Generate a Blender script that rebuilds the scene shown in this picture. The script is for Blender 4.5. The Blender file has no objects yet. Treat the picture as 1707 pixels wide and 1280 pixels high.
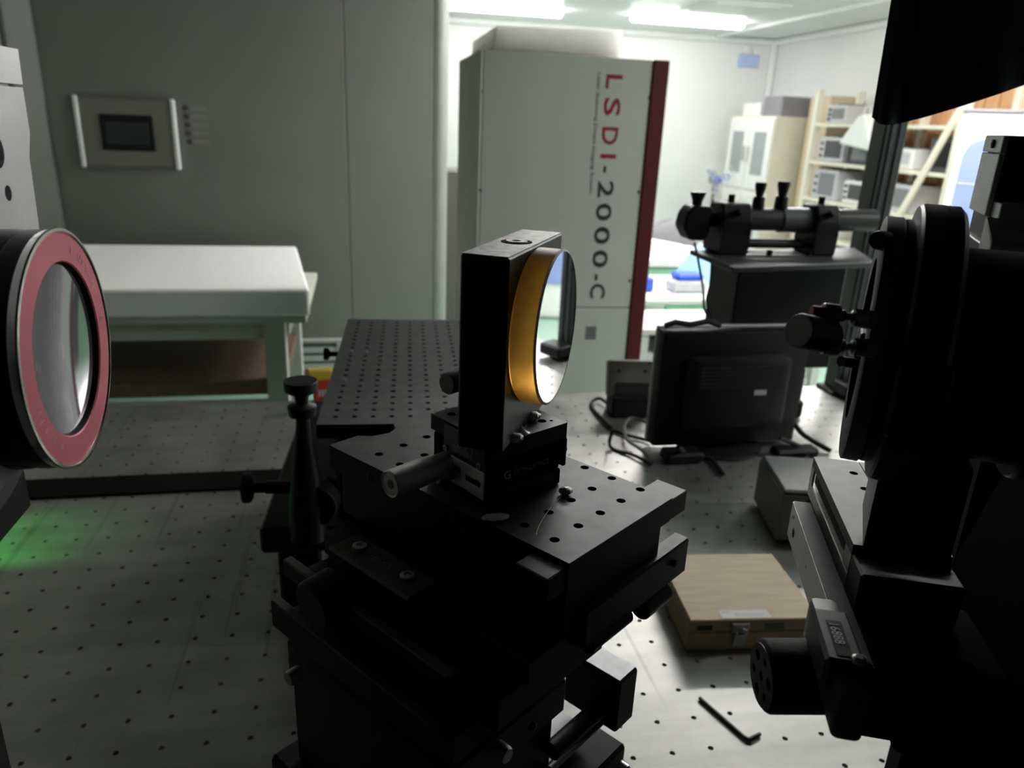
import bpy, bmesh, math, random
from mathutils import Vector, Matrix, noise
from mathutils.geometry import delaunay_2d_cdt
random.seed(7)
R = math.radians
C = bpy.context.scene.collection
sc = bpy.context.scene

# ------------------------------------------------------------------ camera
HC = 0.71261                                   # lens height above the optical table (table top is z = 0)
FPX = 1245.64
YAW, PITCH, ROLL = R(11.848), R(19.302), R(2.474)
_F = Vector((math.sin(YAW)*math.cos(PITCH), math.cos(YAW)*math.cos(PITCH), -math.sin(PITCH)))
_R = Vector((math.cos(YAW), -math.sin(YAW), 0))
_U = _R.cross(_F)
CR = math.cos(ROLL)*_R + math.sin(ROLL)*_U
CU = -math.sin(ROLL)*_R + math.cos(ROLL)*_U
CP = Vector((0, 0, HC))
cd = bpy.data.cameras.new('camera'); cam = bpy.data.objects.new('camera', cd); C.objects.link(cam)
cd.sensor_width = 36; cd.lens = FPX/1707*36; cd.clip_start = .02; cd.clip_end = 60
m = Matrix((CR, CU, -_F)).transposed().to_4x4(); m.translation = CP
cam.matrix_world = m
cd.dof.use_dof = True; cd.dof.focus_distance = .54; cd.dof.aperture_fstop = 9.0
sc.camera = cam
# ------------------------------------------------------------------ view and world
sc.view_settings.view_transform = 'Standard'; sc.view_settings.look = 'None'
sc.view_settings.gamma = 1; sc.view_settings.use_curve_mapping = False
sc.view_settings.exposure = 3.3
w = bpy.data.worlds.new('world'); sc.world = w; w.use_nodes = True
w.node_tree.nodes['Background'].inputs[0].default_value = (.5, .55, .6, 1)
w.node_tree.nodes['Background'].inputs[1].default_value = 0.02
LAMP_POWER = 9.0                              # emission of the ceiling lamp diffusers

# measuring helpers: a point of the photograph on a level, a depth plane or a side plane of the place
def ray(x, y): return _F + (x-853.5)/FPX*CR - (y-640)/FPX*CU
def onz(x, y, z): d = ray(x, y); return CP + d*((z-HC)/d.z)
def ony(x, y, Y): d = ray(x, y); return CP + d*(Y/d.y)
def onx(x, y, X): d = ray(x, y); return CP + d*(X/d.x)
def dep(x, y, t): return CP + ray(x, y)*t

# ------------------------------------------------------------------ materials
MATS = {}
def mat(name, col, rough=.5, metal=0, var=.08, scale=40, bump=0, spec=.5, emit=None, trans=0, coat=0, stretch=None):
    if name in MATS: return MATS[name]
    M = bpy.data.materials.new(name); M.use_nodes = True; nt = M.node_tree; N = nt.nodes; L = nt.links
    b = N['Principled BSDF']
    b.inputs['Roughness'].default_value = rough; b.inputs['Metallic'].default_value = metal
    b.inputs['Specular IOR Level'].default_value = spec
    b.inputs['Coat Weight'].default_value = coat
    b.inputs['Transmission Weight'].default_value = trans
    tc = N.new('ShaderNodeTexCoord'); mp = N.new('ShaderNodeMapping'); nz = N.new('ShaderNodeTexNoise')
    L.new(tc.outputs['Object'], mp.inputs[0]); L.new(mp.outputs[0], nz.inputs['Vector'])
    if stretch: mp.inputs['Scale'].default_value = stretch
    nz.inputs['Scale'].default_value = scale; nz.inputs['Detail'].default_value = 4
    rp = N.new('ShaderNodeMapRange'); L.new(nz.outputs['Fac'], rp.inputs[0])
    rp.inputs[1].default_value = .25; rp.inputs[2].default_value = .75
    rp.inputs[3].default_value = 1-var; rp.inputs[4].default_value = 1+var
    mx = N.new('ShaderNodeVectorMath'); mx.operation = 'SCALE'; mx.inputs[0].default_value = col[:3]
    L.new(rp.outputs[0], mx.inputs['Scale']); L.new(mx.outputs[0], b.inputs['Base Color'])
    if bump:
        bp = N.new('ShaderNodeBump'); bp.inputs['Strength'].default_value = bump; bp.inputs['Distance'].default_value = .002
        L.new(nz.outputs['Fac'], bp.inputs['Height']); L.new(bp.outputs[0], b.inputs['Normal'])
    if emit:
        b.inputs['Emission Color'].default_value = (*emit[0], 1); b.inputs['Emission Strength'].default_value = emit[1]
    MATS[name] = M
    return M
BLK = mat('black anodised aluminium', (.008, .008, .009), .42, .0, .15, 120, spec=.25)
BLKG = mat('black anodised plate, worn', (.1, .1, .101), .5, .75, .25, 60, spec=.6)  # lighter grey holds the light that falls on black plate tops
COV = mat('matt black cover', (.004, .004, .0045), .9, 0, .1, 60, spec=.08)
BLKP = mat('black plastic', (.009, .009, .01), .5, 0, .1, 80, spec=.25)
RUB = mat('black rubber', (.01, .01, .01), .75, 0, .2, 200, bump=.2)
GMET = mat('grey machined steel', (.5, .5, .51), .45, .75, .12, 80, stretch=(1, 1, 8))
SIL = mat('bright steel', (.75, .75, .74), .25, .95, .06, 100)
DGR = mat('dark grey enamel', (.06, .06, .062), .45, 0, .1, 50)
MGR = mat('mid grey enamel', (.2, .2, .205), .5, 0, .08, 30)
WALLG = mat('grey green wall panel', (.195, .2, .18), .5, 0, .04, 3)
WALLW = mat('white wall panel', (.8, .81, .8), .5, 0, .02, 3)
CEILW = mat('white ceiling panel', (.8, .81, .81), .45, 0, .02, 3)
TRIMW = mat('white aluminium trim', (.82, .83, .82), .4, 0, .03, 10)
TRIMG = mat('grey aluminium trim', (.5, .52, .49), .4, .2, .05, 10)
BRN = mat('brown skirting', (.13, .085, .06), .5, 0, .15, 15)
DRK = mat('dark curtain lining', (.02, .02, .022), .9, 0, .1, 15)
FLG = mat('green epoxy floor', (.26, .4, .33), .3, 0, .06, 2)
FOAM = mat('white foam', (.95, .95, .94), .8, 0, .04, 25, bump=.4, stretch=(1, 6, 1))
CABW = mat('cabinet grey white paint', (.7, .7, .655), .45, 0, .03, 5)
CABR = mat('dark red paint', (.12, .003, .012), .45, 0, .05, 10)
INKR = mat('red lettering', (.38, .012, .035), .5, 0, .03, 20)
INKD = mat('dark grey lettering', (.035, .035, .04), .5, 0, .03, 20)
INKG = mat('grey lettering', (.2, .2, .2), .5, 0, .03, 20)
WHT = mat('white enamel', (.82, .82, .8), .4, 0, .03, 10)
CREAM = mat('cream enamel', (.78, .74, .62), .4, 0, .04, 10)
BEIG = mat('beige enamel', (.62, .5, .36), .4, 0, .04, 10)
WOOD = mat('pale birch plywood', (.5, .38, .22), .5, 0, .16, 14, bump=.1, stretch=(1, 7, 1))
SLAT = mat('orange pine slat', (.72, .4, .19), .5, 0, .2, 8, stretch=(6, 6, .5))
REDR = mat('red anodised ring', (.8, .2, .26), .4, .2, .1, 30)
GOLD = mat('amber ground glass edge', (.93, .47, .08), .45, 0, .1, 60, trans=.85)
MIRR = mat('polished mirror face', (.93, .93, .94), .015, 1, .0, 5)
GLSC = mat('coated lens glass', (.88, .84, .92), .05, .9, .03, 8)
SCRN = mat('unlit display glass', (.02, .026, .028), .12, 0, .1, 5)
GLAS = mat('cabinet glass', (.32, .34, .35), .08, 0, .1, 3)
NAVY = mat('black navy cloth', (.009, .012, .024), .85, 0, .15, 300, bump=.15)
PAP = mat('white paper', (.8, .8, .79), .7, 0, .03, 60)
YEL = mat('yellow print', (.8, .62, .08), .5, 0, .1, 40)
RED = mat('red print', (.72, .08, .04), .5, 0, .15, 60)
BLU = mat('blue plastic', (.03, .1, .75), .4, 0, .1, 20)
SKY = mat('pale blue cover', (.35, .66, .85), .6, 0, .08, 10)
MINT = mat('mint green cover', (.36, .66, .46), .6, 0, .08, 10)
PBLU = mat('pale blue plastic', (.26, .32, .6), .4, 0, .04, 5)
LAV = mat('lavender grey plastic', (.24, .225, .25), .5, 0, .08, 10)
GLUE = mat('hot glue', (.85, .85, .83), .35, 0, .1, 200)
FANB = mat('clear blue fan blade', (.16, .18, .75), .35, 0, .05, 20)
FANC = mat('pale clear fan blade', (.72, .74, .92), .2, 0, .05, 20, trans=.7)
LAMP = mat('lit lamp diffuser', (.9, .9, .9), .4, emit=((1, .985, .96), LAMP_POWER))
LAMP3 = mat('lit lamp diffuser, dimmer tube', (.9, .9, .9), .4, emit=((1, .985, .96), LAMP_POWER*.52))  # emission lowered so the near table is not overlit
LAMP2 = mat('lit lamp diffuser, older tube', (.9, .9, .9), .4, emit=((1, .985, .96), LAMP_POWER*.42))  # emission lowered so the far wall and ceiling do not burn out
CARD = mat('brown cardboard', (.42, .25, .12), .7, 0, .12, 20)
CFOAM = mat('cream foam', (.86, .83, .79), .8, 0, .05, 20)
for m_, r_ in ((CFOAM, .3), (FOAM, .01)):
    b0 = m_.node_tree.nodes['Principled BSDF']; b0.inputs['Subsurface Weight'].default_value = .8
    b0.inputs['Subsurface Radius'].default_value = (1, .96, .9); b0.inputs['Subsurface Scale'].default_value = r_
def table_mat():
    M = mat('brushed steel table top', (.48, .47, .456), .45, .86, .13, 9, stretch=(.35, 3, 1))
    nt = M.node_tree; N = nt.nodes; L = nt.links; b = N['Principled BSDF']
    tc = [n for n in N if n.type == 'TEX_COORD'][0]
    n2 = N.new('ShaderNodeTexNoise'); n2.inputs['Scale'].default_value = 7; n2.inputs['Detail'].default_value = 9; n2.inputs['Roughness'].default_value = .65
    L.new(tc.outputs['Object'], n2.inputs['Vector'])
    mr = N.new('ShaderNodeMapRange'); mr.inputs[1].default_value = .3; mr.inputs[2].default_value = .7
    mr.inputs[3].default_value = .35; mr.inputs[4].default_value = .52
    L.new(n2.outputs['Fac'], mr.inputs[0]); L.new(mr.outputs[0], b.inputs['Roughness'])
    # stains and long fine scratches
    sc_ = [n for n in N if n.type == 'VECT_MATH'][0]
    mp = N.new('ShaderNodeMapping'); mp.inputs['Rotation'].default_value = (0, 0, .35); mp.inputs['Scale'].default_value = (30, .9, 1)
    L.new(tc.outputs['Object'], mp.inputs[0])
    n3 = N.new('ShaderNodeTexNoise'); n3.inputs['Scale'].default_value = 1.6; n3.inputs['Detail'].default_value = 3; L.new(mp.outputs[0], n3.inputs['Vector'])
    rm_ = N.new('ShaderNodeMapRange'); rm_.inputs[1].default_value = .66; rm_.inputs[2].default_value = .7; rm_.inputs[3].default_value = 1; rm_.inputs[4].default_value = .8
    L.new(n3.outputs['Fac'], rm_.inputs[0])
    n4 = N.new('ShaderNodeMapRange'); n4.inputs[1].default_value = .35; n4.inputs[2].default_value = .65; n4.inputs[3].default_value = .82; n4.inputs[4].default_value = 1.08
    L.new(n2.outputs['Fac'], n4.inputs[0])
    m1 = N.new('ShaderNodeMath'); m1.operation = 'MULTIPLY'; L.new(rm_.outputs[0], m1.inputs[0]); L.new(n4.outputs[0], m1.inputs[1])
    v2 = N.new('ShaderNodeVectorMath'); v2.operation = 'SCALE'; L.new(sc_.outputs[0], v2.inputs[0]); L.new(m1.outputs[0], v2.inputs['Scale'])
    L.new(v2.outputs[0], b.inputs['Base Color'])
    return M
TAB = table_mat()

# ------------------------------------------------------------------ mesh helpers
class MB:
    def __init__(s): s.bm = bmesh.new()
    def _bev(s, vs, bev, seg=1):
        if bev:
            es = {e for v in vs for e in v.link_edges}
            bmesh.ops.bevel(s.bm, geom=list(es), offset=bev, segments=seg, profile=.5, affect='EDGES', clamp_overlap=True)
    def box(s, x0, x1, y0, y1, z0, z1, bev=0, seg=1, M=None):
        pts = [Vector((x, y, z)) for z in (z0, z1) for y in (y0, y1) for x in (x0, x1)]
        if M: pts = [M @ p for p in pts]
        v = [s.bm.verts.new(p) for p in pts]
        for f in ((0, 2, 3, 1), (4, 5, 7, 6), (0, 1, 5, 4), (2, 6, 7, 3), (0, 4, 6, 2), (1, 3, 7, 5)):
            s.bm.faces.new([v[i] for i in f])
        s._bev(v, bev, seg); return s
    def prism(s, poly, ext, bev=0):
        ext = Vector(ext); a = [s.bm.verts.new(Vector(p)) for p in poly]; b = [s.bm.verts.new(Vector(p)+ext) for p in poly]
        n = len(a); s.bm.faces.new(a[::-1]); s.bm.faces.new(b)
        for i in range(n): s.bm.faces.new([a[i], a[(i+1) % n], b[(i+1) % n], b[i]])
        s._bev(a+b, bev); return s
    def lathe(s, o, ax, prof, n=32, closed=False):
        o = Vector(o); ax = Vector(ax).normalized()
        t = Vector((0, 0, 1)) if abs(ax.z) < .9 else Vector((1, 0, 0))
        u = ax.cross(t).normalized(); v = ax.cross(u)
        rings = []
        for (h, r) in prof:
            if r < 1e-7: rings.append([s.bm.verts.new(o+ax*h)])
            else: rings.append([s.bm.verts.new(o+ax*h+(u*math.cos(2*math.pi*k/n)+v*math.sin(2*math.pi*k/n))*r) for k in range(n)])
        seq = list(zip(rings, rings[1:]))
        if closed: seq.append((rings[-1], rings[0]))
        for a, b in seq:
            for k in range(n):
                q = [a[k % len(a)], a[(k+1) % len(a)], b[(k+1) % len(b)], b[k % len(b)]]
                q2 = []
                for x in q:
                    if x not in q2: q2.append(x)
                if len(q2) > 2:
                    try: s.bm.faces.new(q2)
                    except ValueError: pass
        return s
    def cyl(s, p0, p1, r, r1=None, n=20, cap=True, bev=0):
        p0 = Vector(p0); p1 = Vector(p1); L = (p1-p0).length; r1 = r if r1 is None else r1
        pr = [(0, r), (L, r1)]
        if bev: pr = [(0, r-bev), (bev, r), (L-bev, r1), (L, r1-bev)]
        if cap: pr = [(0, 0)]+pr+[(L, 0)]
        return s.lathe(p0, p1-p0, pr, n)
    def tube(s, pts, r, n=8):
        pts = [Vector(p) for p in pts]; rings = []
        for i, p in enumerate(pts):
            d = (pts[min(i+1, len(pts)-1)]-pts[max(i-1, 0)]).normalized()
            t = Vector((0, 0, 1)) if abs(d.z) < .9 else Vector((1, 0, 0))
            u = d.cross(t).normalized(); v = d.cross(u)
            rings.append([s.bm.verts.new(p+(u*math.cos(2*math.pi*k/n)+v*math.sin(2*math.pi*k/n))*r) for k in range(n)])
        for a, b in zip(rings, rings[1:]):
            for k in range(n): s.bm.faces.new([a[k], a[(k+1) % n], b[(k+1) % n], b[k]])
        s.bm.faces.new(rings[0][::-1]); s.bm.faces.new(rings[-1]); return s
    def ball(s, c, r, sc_=(1, 1, 1), n=2, jit=0):
        g = bmesh.ops.create_icosphere(s.bm, subdivisions=n, radius=1)
        for v in g['verts']:
            k = 1+jit*noise.noise(v.co*2.3+Vector(c)*50)
            v.co = Vector(c)+Vector((v.co.x*sc_[0], v.co.y*sc_[1], v.co.z*sc_[2]))*r*k
        return s
    def plate(s, outline, holes, z0, z1, hd=None, n=12):
        """flat plate with real drilled holes; outline 2-D counter-clockwise, holes (x, y, r)"""
        P = [Vector(p) for p in outline]; E = [(i, (i+1) % len(P)) for i in range(len(P))]
        loops = []
        for (hx, hy, hr) in holes:
            b = len(P); loops.append(list(range(b, b+n)))
            P += [Vector((hx+hr*math.cos(2*math.pi*k/n), hy+hr*math.sin(2*math.pi*k/n))) for k in range(n)]
            E += [(b+k, b+(k+1) % n) for k in range(n)]
        vo, eo, fo, ov, oe, of = delaunay_2d_cdt(P, E, [], 1, 1e-7)
        mp = {}
        for i, src in enumerate(ov):
            for q in src: mp[q] = i
        inh = {}
        for li, lp in enumerate(loops):
            for q in lp: inh[mp[q]] = li
        top = [s.bm.verts.new((p.x, p.y, z1)) for p in vo]
        for f in fo:
            ids = {inh.get(i, -1) for i in f}
            if len(ids) == 1 and -1 not in ids: continue
            s.bm.faces.new([top[i] for i in f])
        bz = z0 if hd is None else z1-hd
        for lp in loops:
            a = [top[mp[q]] for q in lp]; b = [s.bm.verts.new((v.co.x, v.co.y, bz)) for v in a]
            for k in range(n): s.bm.faces.new([a[(k+1) % n], a[k], b[k], b[(k+1) % n]])
            if hd is not None: s.bm.faces.new(b)
        no = len(outline)
        bo = [s.bm.verts.new((p[0], p[1], z0)) for p in outline]
        for i in range(no):
            j = (i+1) % no
            s.bm.faces.new([bo[i], bo[j], top[mp[j]], top[mp[i]]])
        if hd is not None: s.bm.faces.new(bo[::-1])
        else:
            vo2 = [s.bm.verts.new((p.x, p.y, z0)) for p in vo]
            for f in fo:
                ids = {inh.get(i, -1) for i in f}
                if len(ids) == 1 and -1 not in ids: continue
                s.bm.faces.new([vo2[i] for i in f][::-1])
        return s
    def build(s, name, mt, parent=None, smooth=True, W=None):
        if W: bmesh.ops.transform(s.bm, matrix=W, verts=s.bm.verts)
        bmesh.ops.recalc_face_normals(s.bm, faces=s.bm.faces)
        me = bpy.data.meshes.new(name); s.bm.to_mesh(me); s.bm.free()
        me.materials.append(mt)
        if smooth:
            me.polygons.foreach_set('use_smooth', [True]*len(me.polygons)); me.set_sharp_from_angle(angle=R(32))
        o = bpy.data.objects.new(name, me); C.objects.link(o)
        if parent: o.parent = parent
        return o
def tag(o, label=None, cat=None, group=None, kind=None):
    for k, v in (('label', label), ('category', cat), ('group', group), ('kind', kind)):
        if v: o[k] = v
    return o
FR = {}
def thing(name, label, cat, loc=(0, 0, 0), rz=0, group=None):
    o = bpy.data.objects.new(name, None); C.objects.link(o)
    o.empty_display_size = .05; o.location = loc; o.rotation_euler = (0, 0, R(rz))
    FR[o.name] = (Matrix.Translation(Vector(loc)) @ Matrix.Rotation(R(rz), 4, 'Z'))
    return tag(o, label, cat, group)
def L_(t, p): return FR[t.name].inverted() @ Vector(p)      # world point in a thing's own frame
def W_(t): return FR[t.name].inverted()                     # for parts measured in world coordinates
def B(x0, x1, y0, y1, z0, z1, bev=0, seg=1, M=None): return MB().box(x0, x1, y0, y1, z0, z1, bev, seg, M)
def struct(name, mb, mt, parent=None):
    o = mb.build(name, mt, parent, smooth=False)
    if not parent: o['kind'] = 'structure'
    return o
def text(name, s, size, M, mt, parent, depth=.0006, align='LEFT', sx=1.0, bold=0):
    cu = bpy.data.curves.new(name, 'FONT'); cu.body = s; cu.size = size; cu.extrude = depth; cu.align_x = align; cu.offset = bold
    cu.resolution_u = 3; cu.space_character = sx
    o = bpy.data.objects.new(name+'_tmp', cu); C.objects.link(o)
    dg = bpy.context.evaluated_depsgraph_get()
    me = bpy.data.meshes.new_from_object(o.evaluated_get(dg)); bpy.data.objects.remove(o)
    me.transform(M); me.materials.clear(); me.materials.append(mt); me.name = name
    t = bpy.data.objects.new(name, me); C.objects.link(t); t.parent = parent
    return t
def basis(o, x, y, z):
    m_ = Matrix((Vector(x), Vector(y), Vector(z))).transposed().to_4x4(); m_.translation = Vector(o); return m_
def screw(name, o, ax, r, h, parent, mt=SIL):
    """socket head screw: rim, socket recess"""
    return MB().lathe(o, ax, [(0, r), (h*.9, r), (h, r*.9), (h, r*.52), (h*.45, r*.52), (h*.45, 0)], 14).build(name, mt, parent)

# ================================================================== THE ROOM
FZ, CZ = -.8, 1.75
YW = 4.3                        # the dim partition wall
YB, XR = 8.85, 4.85             # far wall, right wall
struct('floor', B(-3.2, XR+.1, -2.7, YB+.1, FZ-.1, FZ), FLG)
ce = struct('ceiling', B(-3.2, XR+.1, -2.7, YB+.1, CZ, CZ+.1), CEILW)
struct('dimming_panel', B(-1.62, .9, -2.6, YW, CZ-.012, CZ-.001), WALLG, ce)  # unseen grey sheet, added to dim what the left table reflects
struct('wall_back', B(-3.2, XR, YB, YB+.1, FZ, CZ), WALLW)
struct('wall_right', B(XR, XR+.1, -2.6, YB+.1, FZ, CZ), WALLW)
struct('wall_front', B(-3.2, XR+.1, -2.7, -2.6, FZ, CZ), WALLW)
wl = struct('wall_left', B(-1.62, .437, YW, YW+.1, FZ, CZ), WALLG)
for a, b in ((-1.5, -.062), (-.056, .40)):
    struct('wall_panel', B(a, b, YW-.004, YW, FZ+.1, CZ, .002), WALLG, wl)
struct('wall_side', B(-1.72, -1.62, -2.6, YW+.1, FZ, CZ), mat('green side wall panel', (.3, .34, .28), .5, 0, .05, 4))  # plain green paint of the side wall
struct('trim_1', MB().prism([(-1.62, YW-.10, FZ), (-1.6, YW-.1, FZ), (-1.5, YW-.02, FZ), (-1.5, YW, FZ), (-1.62, YW, FZ)], (0, 0, CZ-FZ), .006), mat('dark corner trim', (.15, .16, .14), .4, .1, .05, 10))  # corner trim in one even dark grey
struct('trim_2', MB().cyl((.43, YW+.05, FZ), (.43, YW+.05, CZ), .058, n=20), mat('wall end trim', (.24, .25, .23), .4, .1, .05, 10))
struct('baseboard_left', B(-1.5, .4, YW-.02, YW-.004, FZ, FZ+.1, .004), BRN)
struct('baseboard_back', B(.5, XR, YB-.03, YB, FZ, FZ+.1), TRIMW)
struct('trim_3', B(-3, XR, YB-.06, YB, CZ-.07, CZ, .015), TRIMW)
struct('trim_4', B(XR-.06, XR, 0, YB, CZ-.07, CZ, .015), TRIMW)
struct('trim_5', B(XR-.07, XR, YB-.07, YB, FZ, CZ, .02), TRIMW)
struct('trim_6', B(XR-.05, XR, 6.55, 6.62, FZ, CZ, .01), TRIMW)
struct('trim_7', B(4.05, 4.13, .5, YB, CZ-.03, CZ, .01), TRIMW)
# ceiling lamps: two in view, the others added unseen for their light
def lamp(cx, cy, label, L=1.15, wd=.17, lm_=None):
    t = thing('ceiling_lamp', label, 'lamp', (cx, cy, CZ-.001), 0, 'long ceiling lamps of the bright room')
    B(-L/2, L/2, -wd/2-.01, wd/2+.01, -.018, 0, .004).build('housing', TRIMW, t)
    pr = []
    for k in range(9):
        a = math.pi*k/8; pr.append((-L/2+.01, -wd/2*math.cos(a), -.018-.05*math.sin(a)))
    MB().prism(pr, (L-.02, 0, 0)).build('diffuser', lm_ or LAMP, t)
    return t
lamp(1.38, 7.75, 'lit ceiling lamp above the tall grey cabinet', lm_=LAMP2)
lamp(3.22, 7.66, 'lit ceiling lamp beside the square ceiling vent', lm_=LAMP2)
lamp(1.5, 4.25, 'unseen ceiling lamp, added to brighten the foam slab')  # out of view, placed so its light reaches the foam top
lamp(3.3, 3.9, 'unseen ceiling lamp on the shelf rack side, added to raise the front light')  # out of view, added to lift the light in front
lamp(1.8, 3.15, 'unseen ceiling lamp over the benches, added to brighten the table', lm_=LAMP3)  # out of view, placed to light the far table and its reflection
lamp(3.4, .9, 'unseen ceiling lamp right of the tables, added as fill for the cabinet front')  # out of view, front fill for cabinet and wall
# ceiling vent
t = thing('ceiling_vent', 'square white ceiling vent with slats behind the lamp', 'vent', (3.3, 6.85, CZ-.001))
B(-.36, .36, -.36, .36, -.012, 0, .003).build('frame', TRIMW, t)
for k in range(8): B(-.3, .3, -.29+.078*k, -.25+.078*k, -.022, -.012, .002).build('slat', TRIMW, t)
# wall panel (touch display) on the partition wall
t = thing('wall_touch_display', 'grey framed control panel with dark display on the dim wall', 'touch display', (-1.14, YW-.004, .58))
p = B(-.225, .225, -.012, 0, -.17, .17, .004).build('back_plate', mat('panel plate', (.19, .19, .165), .45, 0, .03, 8), t)
for s_ in (-1, 1): B(s_*.225-.011, s_*.225+.011, -.024, -.0, -.172, .172, .005).build('frame_rail', TRIMW, t)
for s_ in (-1, 1): B(-.214, .214, -.02, 0, s_*.168-.008, s_*.168+.008, .004).build('frame_rail', mat('panel frame', (.16, .16, .145), .4, .1), t)
B(-.125, .125, -.022, -.012, -.085, .087, .004).build('display_bezel', BLKP, t)
tag(B(-.1, .1, -.0235, -.022, -.055, .052, .001).build('display_glass', SCRN, t), 'dark unlit display glass')
for k in range(5):
    pt = ony(309+1.6*k, 180+14*k, YW-.004)
    t = thing('indicator_button', 'small dark round indicator, %s of the column beside the control panel' % ('topmost', 'second', 'middle', 'fourth', 'lowest')[k], 'button', pt, 0, 'indicators beside the control panel')
    MB().lathe((0, 0, 0), (0, -1, 0), [(0, 0), (0, .015), (.004, .014), (.004, .011), (0.006, .0)], 16).build('cap', DGR, t)
    B(.022, .10, -.0012, 0, -.012, .012).build('name_strip', mat('faint label strip', (.23, .235, .21), .5), t)
# wall vent low on the partition wall
va = ony(322, 567, YW-.004); vb = ony(572, 562, YW-.004)
t = thing('wall_vent', 'grey louvred vent low on the wall behind the white table', 'vent', ((va.x+vb.x)/2, YW-.004, va.z-.11))
hw = (vb.x-va.x)/2
for z0 in (.1, -.125): B(-hw, hw, -.02, 0, z0-.012, z0+.012, .004).build('frame_rail', TRIMG, t)
for s_ in (-1, 1): B(s_*(hw-.02)-.02, s_*(hw-.02)+.02, -.018, 0, -.113, .088, .004).build('frame_rail', TRIMG, t)
B(-hw+.04, hw-.04, -.002, 0, -.11, .09).build('backing', mat('vent dark', (.1, .1, .095), .7), t)
for k in range(4):
    z0 = .06-.05*k
    MB().prism([(-hw+.04, -.004, z0), (-hw+.04, -.014, z0-.03), (-hw+.04, -.011, z0-.033), (-hw+.04, -.001, z0-.004)], (2*hw-.08, 0, 0)).build('slat', TRIMG, t)
# exit sign on the far wall
t = thing('exit_sign', 'pale blue emergency sign high on the far white wall', 'sign', (4.52, YB, 1.5))
B(-.13, .13, -.03, 0, -.07, .07, .008).build('body', mat('pale blue sign face', (.45, .55, .8), .4), t)
for s_ in (-1, 1):
    MB().lathe((s_*.07, -.03, .115), (0, -1, 0), [(-.03, 0), (-.03, .035), (.02, .045), (.02, 0)], 16).build('lamp_head', TRIMW, t)

# ================================================================== OPTICAL TABLES
HX, HY, SP = -.3955, .7504, .05
def optical_table(label, x0, x1, y0, y1, vx0, vx1, vy0, vy1, legs):
    t = thing('optical_table', label, 'optical table', ((x0+x1)/2, (y0+y1)/2, FZ))
    holes = []
    i0, i1 = math.ceil((vx0-HX)/SP), math.floor((vx1-HX)/SP); j0, j1 = math.ceil((vy0-HY)/SP), math.floor((vy1-HY)/SP)
    for i in range(i0, i1+1):
        for j in range(j0, j1+1):
            holes.append((HX+SP*i, HY+SP*j, .0035))
    b = MB().plate([(x0, y0), (x1, y0), (x1, y1), (x0, y1)], holes, -.006, 0, .0055, 10)
    b.build('top_plate', TAB, t, smooth=False, W=W_(t))
    B(x0+.002, x1-.002, y0+.002, y1-.002, -.2, -.006, .004).build('core', DGR, t, W=W_(t))
    for lx, ly in legs: MB().cyl((lx, ly, FZ), (lx, ly, -.2), .09, n=24).build('leg', DGR, t, W=W_(t))
    return t
optical_table('long steel optical table with a grid of tapped holes across the picture', -1.3, 1.62, -.6, 1.905, -1.0, 1.6, .55, 1.9,
              ((-1, -.35), (1.35, -.35), (-1, 1.6), (1.35, 1.6)))
st = MB().prism([(-1.2, 1.413, .0003), (-.16, 1.408, .0003), (-.16, 1.488, .0003), (-1.2, 1.495, .0003)], (0, 0, .004), .0008).build('rubber_strip', mat('matt black rubber strip', (.012, .012, .011), 1, 0, .2, 90, spec=.05))
tag(st, 'long flat black rubber strip across the table behind the red lens', 'strip')

# ================================================================== BACK LEFT: white table with foam
t = thing('work_table', 'white painted work table under the foam slab by the dim wall', 'table', (-.78, 3.4, FZ))
def wbox(par, name, mt, *a, bev=.003): return B(*a, bev).build(name, mt, par, W=W_(par))
TG = mat('table grey white paint', (.5, .5, .45), .45, 0, .04, 10)
wbox(t, 'table_top', TG, -1.4, -.222, 3.02, 3.9, -.085, -.052)
wbox(t, 'apron', TG, -1.36, -.32, 3.07, 3.1, -.165, -.085); wbox(t, 'apron', TG, -1.36, -.32, 3.82, 3.85, -.165, -.085)
wbox(t, 'apron', TG, -.33, -.30, 3.12, 3.8, -.165, -.085)
for lx in (-1.36, -.395):
    for ly in (3.05, 3.79): wbox(t, 'leg', TG, lx, lx+.085, ly, ly+.07, FZ, -.085)
wbox(t, 'lower_shelf', BRN, -1.36, -.33, 3.06, 3.83, -.4, -.345)
wbox(t, 'stretcher', TG, -1.3, -.39, 3.04, 3.07, -.5, -.42)
fo = MB().prism([(-1.36, 3.0, -.052), (-.205, 3.0, -.052), (-.33, 4.05, -.052), (-1.42, 4.05, -.052)], (0, 0, .108), .008).build('foam_slab', FOAM)
tag(fo, 'thick white foam slab lying on the table by the dim wall', 'foam')

# ================================================================== TALL CABINET
YC = 2.55
t = thing('equipment_cabinet', 'tall grey white equipment cabinet with red edge and rotated lettering', 'cabinet', (.7, 2.8, FZ))
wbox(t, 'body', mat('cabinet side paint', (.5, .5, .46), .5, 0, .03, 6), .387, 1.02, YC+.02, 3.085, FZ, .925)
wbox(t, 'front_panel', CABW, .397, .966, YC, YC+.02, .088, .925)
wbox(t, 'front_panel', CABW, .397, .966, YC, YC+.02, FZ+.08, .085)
wbox(t, 'corner_post', CABW, .385, .395, YC-.003, YC+.02, FZ, .925)
tag(wbox(t, 'edge_column', CABR, .967, 1.023, YC-.006, YC+.05, FZ, .926), 'dark red vertical edge column')
for px_, py_ in ((802, 152), (1083, 163), (800, 317), (1065, 320), (1050, 468)):
    q = ony(px_, py_, YC); MB().lathe(q, (0, -1, 0), [(0, .006), (.002, .005), (.002, 0)], 10).build('screw_head', DGR, t, W=W_(t))
q = ony(985, 555, YC)
wbox(t, 'sticker', INKG, q.x-.02, q.x+.02, YC-.001, YC, q.z-.025, q.z+.025, bev=0)
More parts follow.
